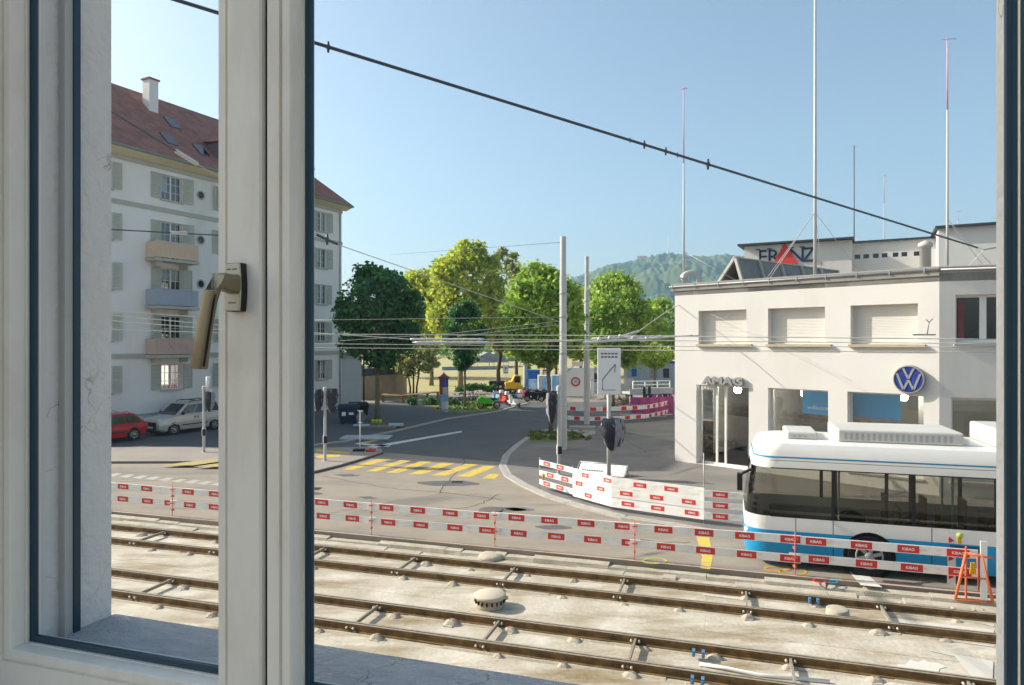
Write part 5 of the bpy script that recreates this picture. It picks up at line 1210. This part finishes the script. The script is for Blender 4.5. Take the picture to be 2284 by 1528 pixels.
moto('pale scooter at the left end of the scooter row', gp(1108, 897), 2.1, m_ltblue, True)
moto('dark scooter behind the white one', gp(1150, 896), 2.1, m_binblue, True)
# yellow machine, containers, hoarding
p = gp(1146, 878); o = thing('construction_machine', 'small yellow construction machine beside the parking sign', 'machine', p, .1)
b = MB(); b.side([(-.9, .5), (.7, .5), (.75, 1.9), (.1, 2.0), (-.3, 1.3), (-.95, 1.2)], -.6, .6); b.build('body', m_yel, o, bevel=.06)
b = MB(); b.box(-.02, .6, -.61, -.601, 1.2, 1.85); b.build('window', m_dark, o)
b = MB(); b.box(-1.0, .9, -.75, -.4, .02, .48); b.box(-1.0, .9, .4, .75, .02, .48); b.build('crawler', m_black, o, bevel=.12, seg=3)
b = MB(); b.bar((-.7, 0, 1.1), (-1.2, 0, .6), .18, .2); b.box(-1.45, -1.15, -.4, .4, .15, .6); b.build('arm', m_blackp, o)
def container(label, px0, px1, ytop, ybase, mat, dep=2.3, nm='site_container', rib=True, extra=None, grp='site containers'):
    a = gp(px0, ybase); c = gp(px1, ybase); h = zz = EYE-(ytop-HOR)/F*a.y; L_ = (c-a).length
    o = thing(nm, label, 'container', a, math.atan2((c-a).y, (c-a).x), grp)
    b = MB(); n = max(3, int(L_/.28))
    if rib:
        xs = [(i*L_/n, .04*(i % 2)) for i in range(n+1)]
        b.prism([(x, y) for x, y in xs]+[(L_, dep), (0, dep)], .12, h-.12)
        b.box(-.03, L_+.03, -.05, dep+.03, h-.119, h); b.box(-.03, L_+.03, -.05, dep+.03, .0, .119)
    else: b.box(0, L_, 0, dep, .0, h)
    b.build('body', mat, o)
    for (x0, x1, z0_, z1_, mm, nn) in extra or ():
        b = MB(); b.box(x0*L_, x1*L_, -.075, -.055, z0_*h, z1_*h); b.build(nn, mm, o)
container('blue site container with a white graffiti field behind the thin steel pole', 1176, 1204, 826, 880, m_blue, extra=((.1, .9, .1, .65, m_ltblue, 'painted_field'),))
container('white graffiti covered site box between blue container and tree', 1201, 1230, 838, 884, m_graf, rib=False, extra=((.35, .8, .35, .7, m_ltblue, 'graffiti'),))
container('red framed white board behind the graffiti covered box', 1210, 1228, 824, 872, m_white, dep=.2, rib=False, nm='notice_board', extra=((0, 1, .93, 1.0, m_red, 'red_frame'), (0, .12, .4, .93, m_red, 'red_frame'), (.88, 1, .4, .93, m_red, 'red_frame')), grp='notice boards')
container('light blue and white patterned box left of the thick steel pole', 1231, 1256, 838, 886, m_ltblue, rib=False)
container('long pale site cabin right of the white sign panel', 1316, 1342, 822, 872, m_hoard, extra=((.3, .7, .4, .8, m_dark, 'window'),))
container('grey site cabin behind the young lime green tree', 1398, 1506, 812, 862, m_hoard, extra=((.1, .2, .45, .8, m_blue, 'blue_notice'), (.5, .62, .4, .8, m_dark, 'window'), (.75, .87, .4, .8, m_dark, 'window')))
container('blue site cabin at the showroom corner', 1478, 1512, 806, 858, m_blue)
A = gp(1318, 893); B_ = gp(1412, 888)
o = thing('mesh_fence', 'grey mesh site fence between white panel and direction sign', 'fence', A, math.atan2((B_-A).y, (B_-A).x))
L_ = (B_-A).length; b = MB()
for k in range(3):
    x0 = k*L_/3; x1 = (k+1)*L_/3-.06
    for p, q in (((x0, 0, .1), (x1, 0, .1)), ((x0, 0, 1.9), (x1, 0, 1.9)), ((x0, 0, .1), (x0, 0, 1.9)), ((x1, 0, .1), (x1, 0, 1.9))): b.tube([p, q], .03, 6)
b.build('frame', m_steel, o)
b = MB(); 
for k in range(int(L_/.1)): b.box(k*.1-.006, k*.1+.006, .0, .012, .1, 1.9)
for k in range(9): b.box(0, L_, .013, .02, .2+k*.2, .212+k*.2)
b.build('mesh', m_steel, o)
A = gp(1412, 893); B_ = gp(1494, 890)
o = thing('gate_frame', 'white tubular frame standing above the magenta tarp', 'frame', A, math.atan2((B_-A).y, (B_-A).x)); L_ = (B_-A).length
b = MB()
for x in (0, L_*.32, L_*.66, L_): b.tube([(x, 0, 0), (x, 0, 1.75)], .05, 6)
for z in (1.1, 1.42, 1.75): b.tube([(0, 0, z), (L_, 0, z)], .05, 6)
b.build('tubes', m_white, o)
A = gp(1405, 905); B_ = gp(1500, 902)
o = thing('work_platform', 'long grey table-like platform behind the magenta tarp', 'platform', A, math.atan2((B_-A).y, (B_-A).x)); L_ = (B_-A).length
b = MB(); b.box(0, L_, 0, 1.4, .95, 1.15); b.box(0, L_, 0, .06, 1.151, 1.4); b.build('deck', m_hoard, o)
for x in (.2, L_*.5, L_-.3): b = MB(); b.box(x, x+.12, .1, 1.2, 0, .949); b.build('leg', m_blackp, o)
b = MB(); b.box(L_*.3, L_*.36, -.05, -.005, .5, 1.6); b.box(L_*.42, L_*.48, -.05, -.005, .5, 1.6); b.build('dark_posts', m_blackp, o)
def banner(label, px0, px1, y0, y1, text=None, seed=1):
    a = gp(px0, y1); c = gp(px1, y1); h = EYE-(y0-HOR)/F*a.y; L_ = (c-a).length; o = thing('tarp_banner', label, 'tarp', a, math.atan2((c-a).y, (c-a).x), 'magenta tarps')
    b = MB(); n = 24
    f = lambda x, z: .06*math.sin(x*4+seed)+.04*math.sin(x*9+z*3)
    for i in range(n):
        for j in range(4):
            x0, x1 = i*L_/n, (i+1)*L_/n; z0_, z1_ = .1+(h-.1)*j/4, .1+(h-.1)*(j+1)/4
            b.face([(x0, f(x0, z0_), z0_), (x1, f(x1, z0_), z0_), (x1, f(x1, z1_), z1_), (x0, f(x0, z1_), z1_)], smooth=True)
    b.build('sheet', m_magenta, o)
    b = MB()
    for k in range(4): x = L_*k/3; b.tube([(x, .12, 0), (x, .12, h+.1)], .03, 6)
    b.build('posts', m_steel, o)
    if text: b = MB(); b.text(text, .34, (L_*.45, -.13, h*.45), (1, 0, 0), (0, 0, 1)); b.build('lettering', M('pale_magenta', '#d79cc4', .6), o)
banner('longest magenta tarp with pale lettering behind the far boards', 1406, 1466, 886, 926, 'BAUSTELLE', 1)
banner('magenta tarp at the right, next to the showroom wall', 1467, 1503, 884, 926, None, 3)
banner('magenta strip behind the white tubular frame', 1450, 1500, 866, 895, None, 5)
b = MB(); r_ = random.Random(8); c0 = gp(1385, 912)
for k in range(60):
    a = Vector((r_.gauss(0, .55), r_.uniform(-.4, .4), r_.uniform(.05, .9))); d = Vector((r_.gauss(0, .5), r_.gauss(0, .3), r_.gauss(0, .25))); b.bar(a-d/2, a+d/2, .07, .04, k % 2)
tag(b.build('timber_pile', [m_wood, M('rubble_brown', '#7d5f45', .9)], loc=c0), 'heap of timber offcuts behind the white direction sign', 'timber pile')
b = MB(); r_ = random.Random(2)
for (px, Y, w, h) in ((1085, 150, 9, 3.4), (1108, 158, 10, 3.4), (1062, 148, 7, 2.6)):
    p = at(px, 800, Y); o = thing('tent', {1085: 'grey tent roof in the middle of the park', 1108: 'grey tent roof right of the middle one in the park', 1062: 'lowest grey tent at the left of the park tents'}[px], 'tent', (p.x, p.y, 0), .2, 'park tents')
    t = MB(); t.hexa([(-w/2, -3, 1.2), (w/2, -3, 1.2), (w/2, 3, 1.2), (-w/2, 3, 1.2)], [(-.2, -3, h), (.2, -3, h), (.2, 3, h), (-.2, 3, h)]); t.build('canopy', M('tent_grey', '#8f9292', .8), o)
    t = MB()
    for x in (-w/2+.1, w/2-.1):
        for y in (-2.9, 2.9): t.tube([(x, y, 0), (x, y, 1.2)], .06, 6)
    t.build('poles', m_steel, o)
b.bm.free()
A = gp(985, 826); B_ = gp(1110, 824); b = MB(); b.bar(A+Vector((0, 0, .35)), B_+Vector((0, 0, .35)), .5, .7); tag(b.build('low_wall', M('low_wall', '#8d98a0', .8)), 'long low grey wall crossing the park', 'wall')

# ---------------------------------------------------------------- overhead wires
def wire(label, pts, r, mat=None, sag=.0, ins=(), fit=(), n=10, grp='overhead wires'):
    P = [at(*p) for p in pts]; Q = []
    for a, c in zip(P, P[1:]):
        for i in range(n): t = i/n; q = a.lerp(c, t); q.z -= sag*4*t*(1-t); Q.append(q)
    Q.append(P[-1]); o0 = P[0]; b = MB(); b.tube([q-o0 for q in Q], r, 6)
    o = thing('overhead_wire', label, 'wire', o0, 0, grp); b.build('cable', mat or m_cable, o)
    D = (P[-1]-P[0])
    def pt(px):
        for a, c in zip(P, P[1:]):
            xa = CX+a.x/a.y*F; xc = CX+c.x/c.y*F
            if min(xa, xc)-1 <= px <= max(xa, xc)+1:
                k = (px-CX)/F; t = (k*a.y-a.x)/((c.x-a.x)-k*(c.y-a.y)); q = a.lerp(c, t); q.z -= sag*4*t*(1-t); return q-o0
        return P[0]-o0
    for x0, x1, rr_ in ins:
        b = MB(); a, c = pt(x0), pt(x1); m = 9; pr = []
        for i in range(m*2+1): pr.append((a.lerp(c, i/(m*2)), rr_*(1.0 if i % 2 else .72)))
        b.tube([p for p, _ in pr], [q for _, q in pr], 8); b.build('insulator', m_ins, o)
    for x0, x1, rr_ in fit:
        b = MB(); a, c = pt(x0), pt(x1); b.tube([a, c], rr_, 8); m = (a+c)/2; d = (c-a).normalized()
        b.lathe([(rr_*2.2, -rr_), (rr_*2.2, rr_)], 8, m, 'x'); b.tube([m+Vector((0, 0, -rr_*4)), m+Vector((0, 0, rr_*4))], rr_*.9, 6); b.build('clamp', m_cable, o)
    return o
wire('thick dark span wire falling diagonally across the whole sky', [(60, -103, 9), (2195, 557, 23)], .0062, fit=((712, 752, .022), (1378, 1432, .014), (1487, 1535, .014), (1428, 1446, .022), (1477, 1493, .022), (2180, 2197, .03)))
wire('short wire from the diagonal end clamp back to the showroom roof', [(2195, 557, 23), (2140, 615, 23.5)], .012, m_cable_lt)
wire('wire from the diagonal end clamp past the right window edge', [(2195, 557, 23), (2260, 545, 22)], .022)
wire('dark wire dropping across the red roof with a white insulator', [(160, 195, 14), (440, 366, 20)], .020, ins=((392, 440, .07),))
wire('thin continuation of the roof wire behind the mullion', [(440, 366, 20), (706, 524, 26)], .010, m_cable_lt)
wire('wire from the mullion down across the yellow trees to the second pole', [(690, 516, 22), (760, 548, 24), (1260, 722, 38), (1330, 748, 41)], .016, m_cable_lt, fit=((706, 752, .045),))
wire('dark level wire with an insulator across the top balcony', [(160, 507, 20), (490, 525, 22)], .020, ins=((382, 418, .065),))
for i, (y0, y1, r) in enumerate(((700, 726, .02), (712, 736, .018), (735, 743, .02), (690, 712, .014))):
    wire(['pale wire sloping across the third balcony', 'second pale wire below the sloping one', 'lowest pale wire crossing the lower windows', 'uppermost thin pale wire over the house front'][i], [(180, y0-3, 24), (500, y1, 27)], r, M('pale_wire', '#cfcdc2', .6))
for i, (pts, r, ins) in enumerate((([(640, 745, 25), (1250, 748, 25), (2240, 757, 20)], .018, ()), ([(640, 766, 25), (1250, 772, 25), (2240, 774, 20)], .014, ()), ([(640, 775, 25), (1250, 780, 25), (2240, 786, 20)], .014, ()),
        ([(640, 738, 26), (920, 757, 26), (1130, 757, 26), (1500, 760, 25), (2240, 767, 21)], .017, ((915, 1080, .05),)), ([(920, 764, 26.5), (1095, 764, 26.5), (1300, 760, 26)], .03, ((925, 1095, .055),)),
        ([(1300, 764, 26), (1470, 754, 26), (1545, 748, 26)], .03, ((1300, 1475, .055),)), ([(1320, 755, 27), (1480, 750, 27), (1560, 749, 27)], .03, ((1325, 1480, .045),)),
        ([(700, 714, 30), (1250, 707, 30)], .010, ()), ([(1250, 716, 38), (1000, 744, 30), (760, 760, 27)], .013, ()), ([(1250, 724, 38), (1020, 750, 30)], .013, ()), ([(1380, 752, 26), (1420, 742, 27), (1485, 696, 29), (1525, 675, 31)], .016, ((1375, 1425, .05),)),
        ([(1525, 675, 31), (1560, 800, 30.2), (1575, 850, 30)], .008, ()), ([(1525, 675, 31), (1700, 750, 27), (1900, 850, 24.6)], .007, ()), ([(870, 568, 90), (1095, 552, 60), (1258, 540, 40)], .018, ()))):
    lab = ['highest level contact wire crossing the picture', 'level contact wire below the frogs', 'lowest level contact wire crossing the picture', 'contact wire carrying the left white switch bars', 'second white switch bar of the left crossing', 'long white switch bar right of the thick pole', 'upper white switch bar right of the thick pole', 'thin level wire in front of the dark tree', 'cross wire from the thick pole going left', 'lower cross wire from the thick pole going left', 'cross wire rising to the showroom corner with clamps', 'short wire hanging down the showroom edge', 'thin wire sloping across the showroom shutters', 'fine wire from the thick pole top over the park trees'][i]
    wire(lab, pts, r, m_cable_lt if i not in (13,) else m_cable, ins=ins)
b = MB(); q = at(1395, 763, 26)
for dx, dz in ((-1.0, .0), (-.6, .05), (-.2, .12), (.3, .06), (.8, .02)): b.lathe([(.05, -.06), (.08, -.02), (.05, .06)], 8, (dx, 0, dz+.12)); b.bar((dx-.25, 0, dz), (dx+.25, .1, dz+.06), .05, .05)
tag(b.build('wire_switch', m_ins, loc=q), 'cluster of white clamps and bars on the crossing contact wires', 'wire switch')
p = at(2068, 745, 22.6); o = thing('wall_hook', 'small wall anchor with cables on the showroom corner', 'wall anchor', (p.x, p.y, p.z))
b = MB(); b.box(-.5, .25, -.05, .0, -.05, .0); b.tube([(0, 0, 0), (0, -.1, .4)], .02, 6); b.tube([(-.12, -.1, .5), (0, -.1, .38), (.12, -.1, .5)], .02, 6); b.build('bracket', m_steel, o)

# ---------------------------------------------------------------- our own wall and window
WB = Vector((-.39, .82, -.55))                   # base of the window in wall coordinates (along, outwards, below the eye)
def wloc(u, w, z): v = RD*u+RN*w; return Vector((v.x, v.y, EYE+z))
m_frame = M('window_frame_paint', '#ebe2d3', .42, var=.02, scale=2, bump=.03, bscale=120, stain=('#b9ae9c', 9, .35, (1, 1, .3)))
m_gask = M('gasket', '#22404f', .35, var=.1)
m_reveal = M('rough_reveal', '#efebe6', .95, c2='#e2dcd6', scale=4, bump=.45, bscale=60, thr=.42)
def cracked(m):
    nt = m.node_tree; N = nt.nodes; L = nt.links; bs = N['Principled BSDF']; src = bs.inputs['Base Color'].links[0].from_socket
    tc = N.new('ShaderNodeTexCoord'); nz = N.new('ShaderNodeTexNoise'); nz.inputs['Scale'].default_value = 9; nz.inputs['Detail'].default_value = 5; L.new(tc.outputs['Object'], nz.inputs['Vector'])
    ad = N.new('ShaderNodeMixRGB'); ad.inputs[0].default_value = .22; L.new(tc.outputs['Object'], ad.inputs[1]); L.new(nz.outputs['Color'], ad.inputs[2])
    v = N.new('ShaderNodeTexVoronoi'); v.feature = 'DISTANCE_TO_EDGE'; v.inputs['Scale'].default_value = 7.5; L.new(ad.outputs[0], v.inputs['Vector'])
    r = N.new('ShaderNodeValToRGB'); r.color_ramp.elements[0].position = .004; r.color_ramp.elements[1].position = .014; r.color_ramp.elements[0].color = (.5, .48, .46, 1); r.color_ramp.elements[1].color = (1, 1, 1, 1); L.new(v.outputs['Distance'], r.inputs[0])
    n2 = N.new('ShaderNodeTexNoise'); n2.inputs['Scale'].default_value = 3; L.new(tc.outputs['Object'], n2.inputs['Vector'])
    r2 = N.new('ShaderNodeValToRGB'); r2.color_ramp.elements[0].position = .52; r2.color_ramp.elements[1].position = .6; L.new(n2.outputs['Fac'], r2.inputs[0])
    mu = N.new('ShaderNodeMixRGB'); mu.blend_type = 'MULTIPLY'; L.new(r2.outputs[0], mu.inputs[0]); L.new(src, mu.inputs[1]); L.new(r.outputs[0], mu.inputs[2]); L.new(mu.outputs[0], bs.inputs['Base Color'])
cracked(m_reveal)
m_sill = M('rough_sill', '#e6e5e6', .95, c2='#cbccd0', scale=14, bump=1.0, bscale=90, thr=.4, stretch=(1, 3, 1)); cracked(m_sill)
hw_ = thing('house_wall', 'rough rendered house wall with the reveal and sill of our window', 'wall', wloc(-1.0, .9, -EYE), RROT)
TW = Matrix.Translation((1.0, -.9, EYE))
U0, U1, ZS, WO = -1.09, .319, -.505, .987
b = MB(TW); b.wall(6, -EYE, 9, [(U0, U1, ZS-.12, 1.3)], WO-.852, y=0, x0=-16)
for v in b.bm.verts: v.co.y = {True: WO-.9, False: .852-.9}[v.co.y-(-.9) < .05]
b.build('wall', m_reveal, hw_, norm=False)
b = MB(TW); b.box(-16, -1.17, .66, .852, -EYE, 9); b.box(.37, 6, .66, .852, -EYE, 9); b.box(-1.169, .369, .66, .845, 1.42, 9); b.box(-1.169, .369, .66, .852, -EYE, -.63)
b.build('inner_wall', M('room_wall', '#d8d4cc', .9, var=.03), hw_)
b = MB(TW); n = 60                               # uneven sill
for i in range(n):
    u0 = U0+(U1-U0)*i/n; u1 = U0+(U1-U0)*(i+1)/n
    f = lambda u, k: ZS+.0012*noise.noise(Vector((u*14, k*5, 0)))+.004*(1-k/5)
    for k in range(5):
        w0 = .84+(.9945-.84)*k/5; w1 = .84+(.9945-.84)*(k+1)/5
        b.face([(u0, w0, f(u0, k)), (u1, w0, f(u1, k)), (u1, w1, f(u1, k+1)), (u0, w1, f(u0, k+1))], smooth=True)
    b.face([(u0, .9945, f(u0, 5)), (u1, .9945, f(u1, 5)), (u1, .9945, ZS-.115), (u0, .9945, ZS-.115)])
b.build('window_sill', m_sill, hw_, norm=False)
b = MB(TW)
b.box(U0+.001, U0+.007, .882, .903, ZS-.0, 1.3, 0); b.box(U0+.0072, U0+.014, .882, .886, ZS, 1.3, 0); b.box(U0+.001, U0+.0095, .9031, .916, ZS, 1.3, 1)
b.box(U1-.007, U1-.001, .87, .903, ZS, 1.3, 0); b.build('blind_guide_rail', [m_steel_lt, m_gask], hw_)

b = MB(); b.prism([tuple(wloc(u, w, 0))[:2] for u, w in ((-2.6, -5), (3.2, -5), (3.2, .655), (-2.6, .655))], EYE-1.62, EYE-1.5); structure(b.build('floor', M('oak_floor', '#6b5a44', .5, var=.1, scale=3, stretch=(1, 8, 1))))
win = thing('casement_window', 'grey white two leaf casement window we look out through', 'window', wloc(*WB), RROT)
TI = Matrix.Translation(-WB)
m_outer = M('outer_frame_white', '#dcd9d4', .5, var=.02)
def sweep(b, u0, u1, z0, z1, prof, mi=0):
    def ring_(o, w): return [(u0-o, w, z0-o), (u1+o, w, z0-o), (u1+o, w, z1+o), (u0-o, w, z1+o)]
    for (o0, w0, *_), (o1, w1, *m_) in zip(prof, prof[1:]):
        A, B__ = ring_(o0, w0), ring_(o1, w1)
        for k in range(4): b.face([A[k], A[(k+1) % 4], B__[(k+1) % 4], B__[k]], mi)
def sash(label, u0, u1, z0, z1, om, handle=False):
    b = MB(TI); FW = .7955
    prof = [(.010, .8262), (.0101, .8225), (.0104, .8215), (.0122, .8205), (.0108, .8185), (.0112, .806), (.0115, .7985), (.0135, FW), (.0248, FW), (.0258, FW+.0035), (.0288, FW+.0035), (.0298, FW-.0012), (om-.004, FW-.0012), (om-.001, FW+.001), (om, FW+.006), (om, .843), (.006, .843), (.005, .8385), (.006, .836)]
    sweep(b, u0, u1, z0, z1, prof)
    o = b.build('sash', m_frame, win, norm=False, smooth=30); o['label'] = label
    b = MB(TI); sweep(b, u0, u1, z0, z1, [(.0005, .8345), (-.0005, .8310), (.0005, .8275), (.004, .8268), (.0055, .8273), (.0098, .8264), (.0102, .8300)]); b.build('gasket', m_gask, o, norm=False, smooth=40)
    b = MB(TI); b.face([(u0-.004, .8355, z0-.004), (u1+.004, .8355, z0-.004), (u1+.004, .8355, z1+.004), (u0-.004, .8355, z1+.004)]); b.build('pane', m_pane, o, norm=False)
    return o
ZG = -.4755
sash('narrow left casement leaf with the handle', -1.074, -.6975, ZG, 1.25, .0862)
s2 = sash('wide right casement leaf', -.5535, .276, ZG, 1.25, .0510)
b = MB(TI); b.box(.2865, .2985, .8005, .8262, ZG-.02, 1.27); b.build('seal_strip', m_gask, s2)
b = MB(TI); b.box(-.6110, -.6048, .803, .843, -.6, 1.32); b.build('rebate', m_black, win)
b = MB(TI); b.box(U0-.06, U0+.003, .8435, .857, ZG-.1, 1.28); b.box(U1-.003, U1+.06, .8435, .857, ZG-.1, 1.28); b.box(U0+.0031, U1-.0031, .8435, .857, ZG-.1, ZG-.012); b.box(-.66, -.60, .8435, .857, ZG-.011, 1.28); b.build('fixed_frame', m_outer, win)
# handle: rosette, neck, lever
m_bronze = M('bronze_anodised', '#8a826c', .36, metal=.7, var=.03, scale=8)
m_plate = M('plate_champagne', '#b9b19e', .4, metal=.35, var=.03, scale=8)
uh, zh, FWH = -.6485, .0775, .7943
def ellipse_box(b, cu, cz, hw_, hh, w0, w1, bulge, mi=0, inset=0.0, n=8):
    P = []
    for sg_ in (1, -1):
        for i in range(n+1):
            t = -1+2*i/n; P.append((cu+sg_*(hw_+bulge*(1-t*t)), cz+sg_*t*hh))
    c0_ = [(cu+(x-cu)*(1-inset), cz+(z-cz)*(1-inset*.5)) for x, z in P]
    b.hexa([(x, w0, z) for x, z in P], [(x, w1, z) for x, z in c0_], mi)
hd = MB(TI); ellipse_box(hd, uh, zh, .0125, .0335, FWH, FWH-.0115, .0022); h_o = hd.build('handle', m_blackp, win, bevel=.0012)
b = MB(TI); ellipse_box(b, uh, zh, .0122, .0332, FWH-.0117, FWH-.0138, .002, inset=.06); pl = b.build('cover_plate', m_plate, h_o, bevel=.0008)
b = MB(TI)                                       # small engraved marks
for k in range(9):
    if k not in (4,): b.box(uh-.009+k*.0019, uh-.0077+k*.0019, FWH-.01415, FWH-.0139, zh+.0235, zh+.0252+(.0005 if k % 3 else 0))
for k in range(7): b.box(uh-.007+k*.0019, uh-.0057+k*.0019, FWH-.01415, FWH-.0139, zh-.0225, zh-.0209)
b.build('engraving', M('engraved', '#6b6557', .6), pl)
def loft(b, secs):                               # rounded-rectangle sections
    rings = []
    for c, x, y, hx, hy in secs:
        c = Vector(c); x = Vector(x).normalized(); y = Vector(y).normalized(); R__ = []
        for k in range(20):
            a = 2*math.pi*k/20; ca_, sa_ = math.cos(a), math.sin(a); e = .42
            R__.append(b.v(c+x*hx*math.copysign(abs(ca_)**e, ca_)+y*hy*math.copysign(abs(sa_)**e, sa_)))
        rings.append(R__)
    for a, c in zip(rings, rings[1:]):
        for k in range(20): b.bm.faces.new([a[k], a[(k+1) % 20], c[(k+1) % 20], c[k]])
    b.bm.faces.new(rings[0]); b.bm.faces.new(rings[-1][::-1])
zc_ = zh+.004; b = MB(TI)
tl = R(13); dn = Vector((-math.sin(tl), 0, -math.cos(tl)))
p0 = Vector((uh+.0015, FWH-.013, zc_)); p1 = Vector((uh+.0005, FWH-.038, zc_+.002))
loft(b, [(p0, (1, 0, 0), (0, 0, 1), .0125, .0135), (p0+Vector((0, -.006, 0)), (1, 0, 0), (0, 0, 1), .0112, .0125), (p1, (1, 0, 0), (0, .25, 1), .0100, .0120), (p1+Vector((0, -.0085, -.002)), (1, 0, 0), (0, .75, 1), .0098, .0135), (p1+Vector((-.0005, -.0125, -.012)), (1, 0, 0), (0, 1, .35), .0098, .0085),
         (p1+dn*.03+Vector((0, -.0125, 0)), (1, 0, 0), (0, 1, .1), .0096, .0068), (p1+dn*.075+Vector((0, -.0115, 0)), (1, 0, 0), (0, 1, 0), .0098, .0066), (p1+dn*.119+Vector((0, -.0085, 0)), (1, 0, 0), (0, 1, -.1), .0108, .0072), (p1+dn*.121+Vector((0, -.0085, 0)), (1, 0, 0), (0, 1, -.1), .0098, .0062)])
lv = b.build('lever', m_bronze, h_o, smooth=50)
b = MB(TI); q0 = p1+dn*.016+Vector((.0098, -.0165, 0)); q1 = p1+dn*.117+Vector((.0106, -.0125, 0)); b.bar(q0, q1, .0022, .0030); b.build('groove', m_black, lv)

# ---------------------------------------------------------------- air
hz_ = bpy.data.materials.new('haze'); hz_.use_nodes = True; nt = hz_.node_tree; nt.nodes.remove(nt.nodes['Principled BSDF'])
pv = nt.nodes.new('ShaderNodeVolumePrincipled'); pv.inputs['Color'].default_value = (.45, .74, 1.0, 1); pv.inputs['Density'].default_value = .00034; pv.inputs['Anisotropy'].default_value = .2
nt.links.new(pv.outputs[0], nt.nodes['Material Output'].inputs['Volume'])
b = MB(); b.box(-1500, 1950, -500, 2100, -9, 420); o = b.build('haze', hz_); tag(o, 'thin bluish air between here and the wooded hill', 'haze', kind='stuff')
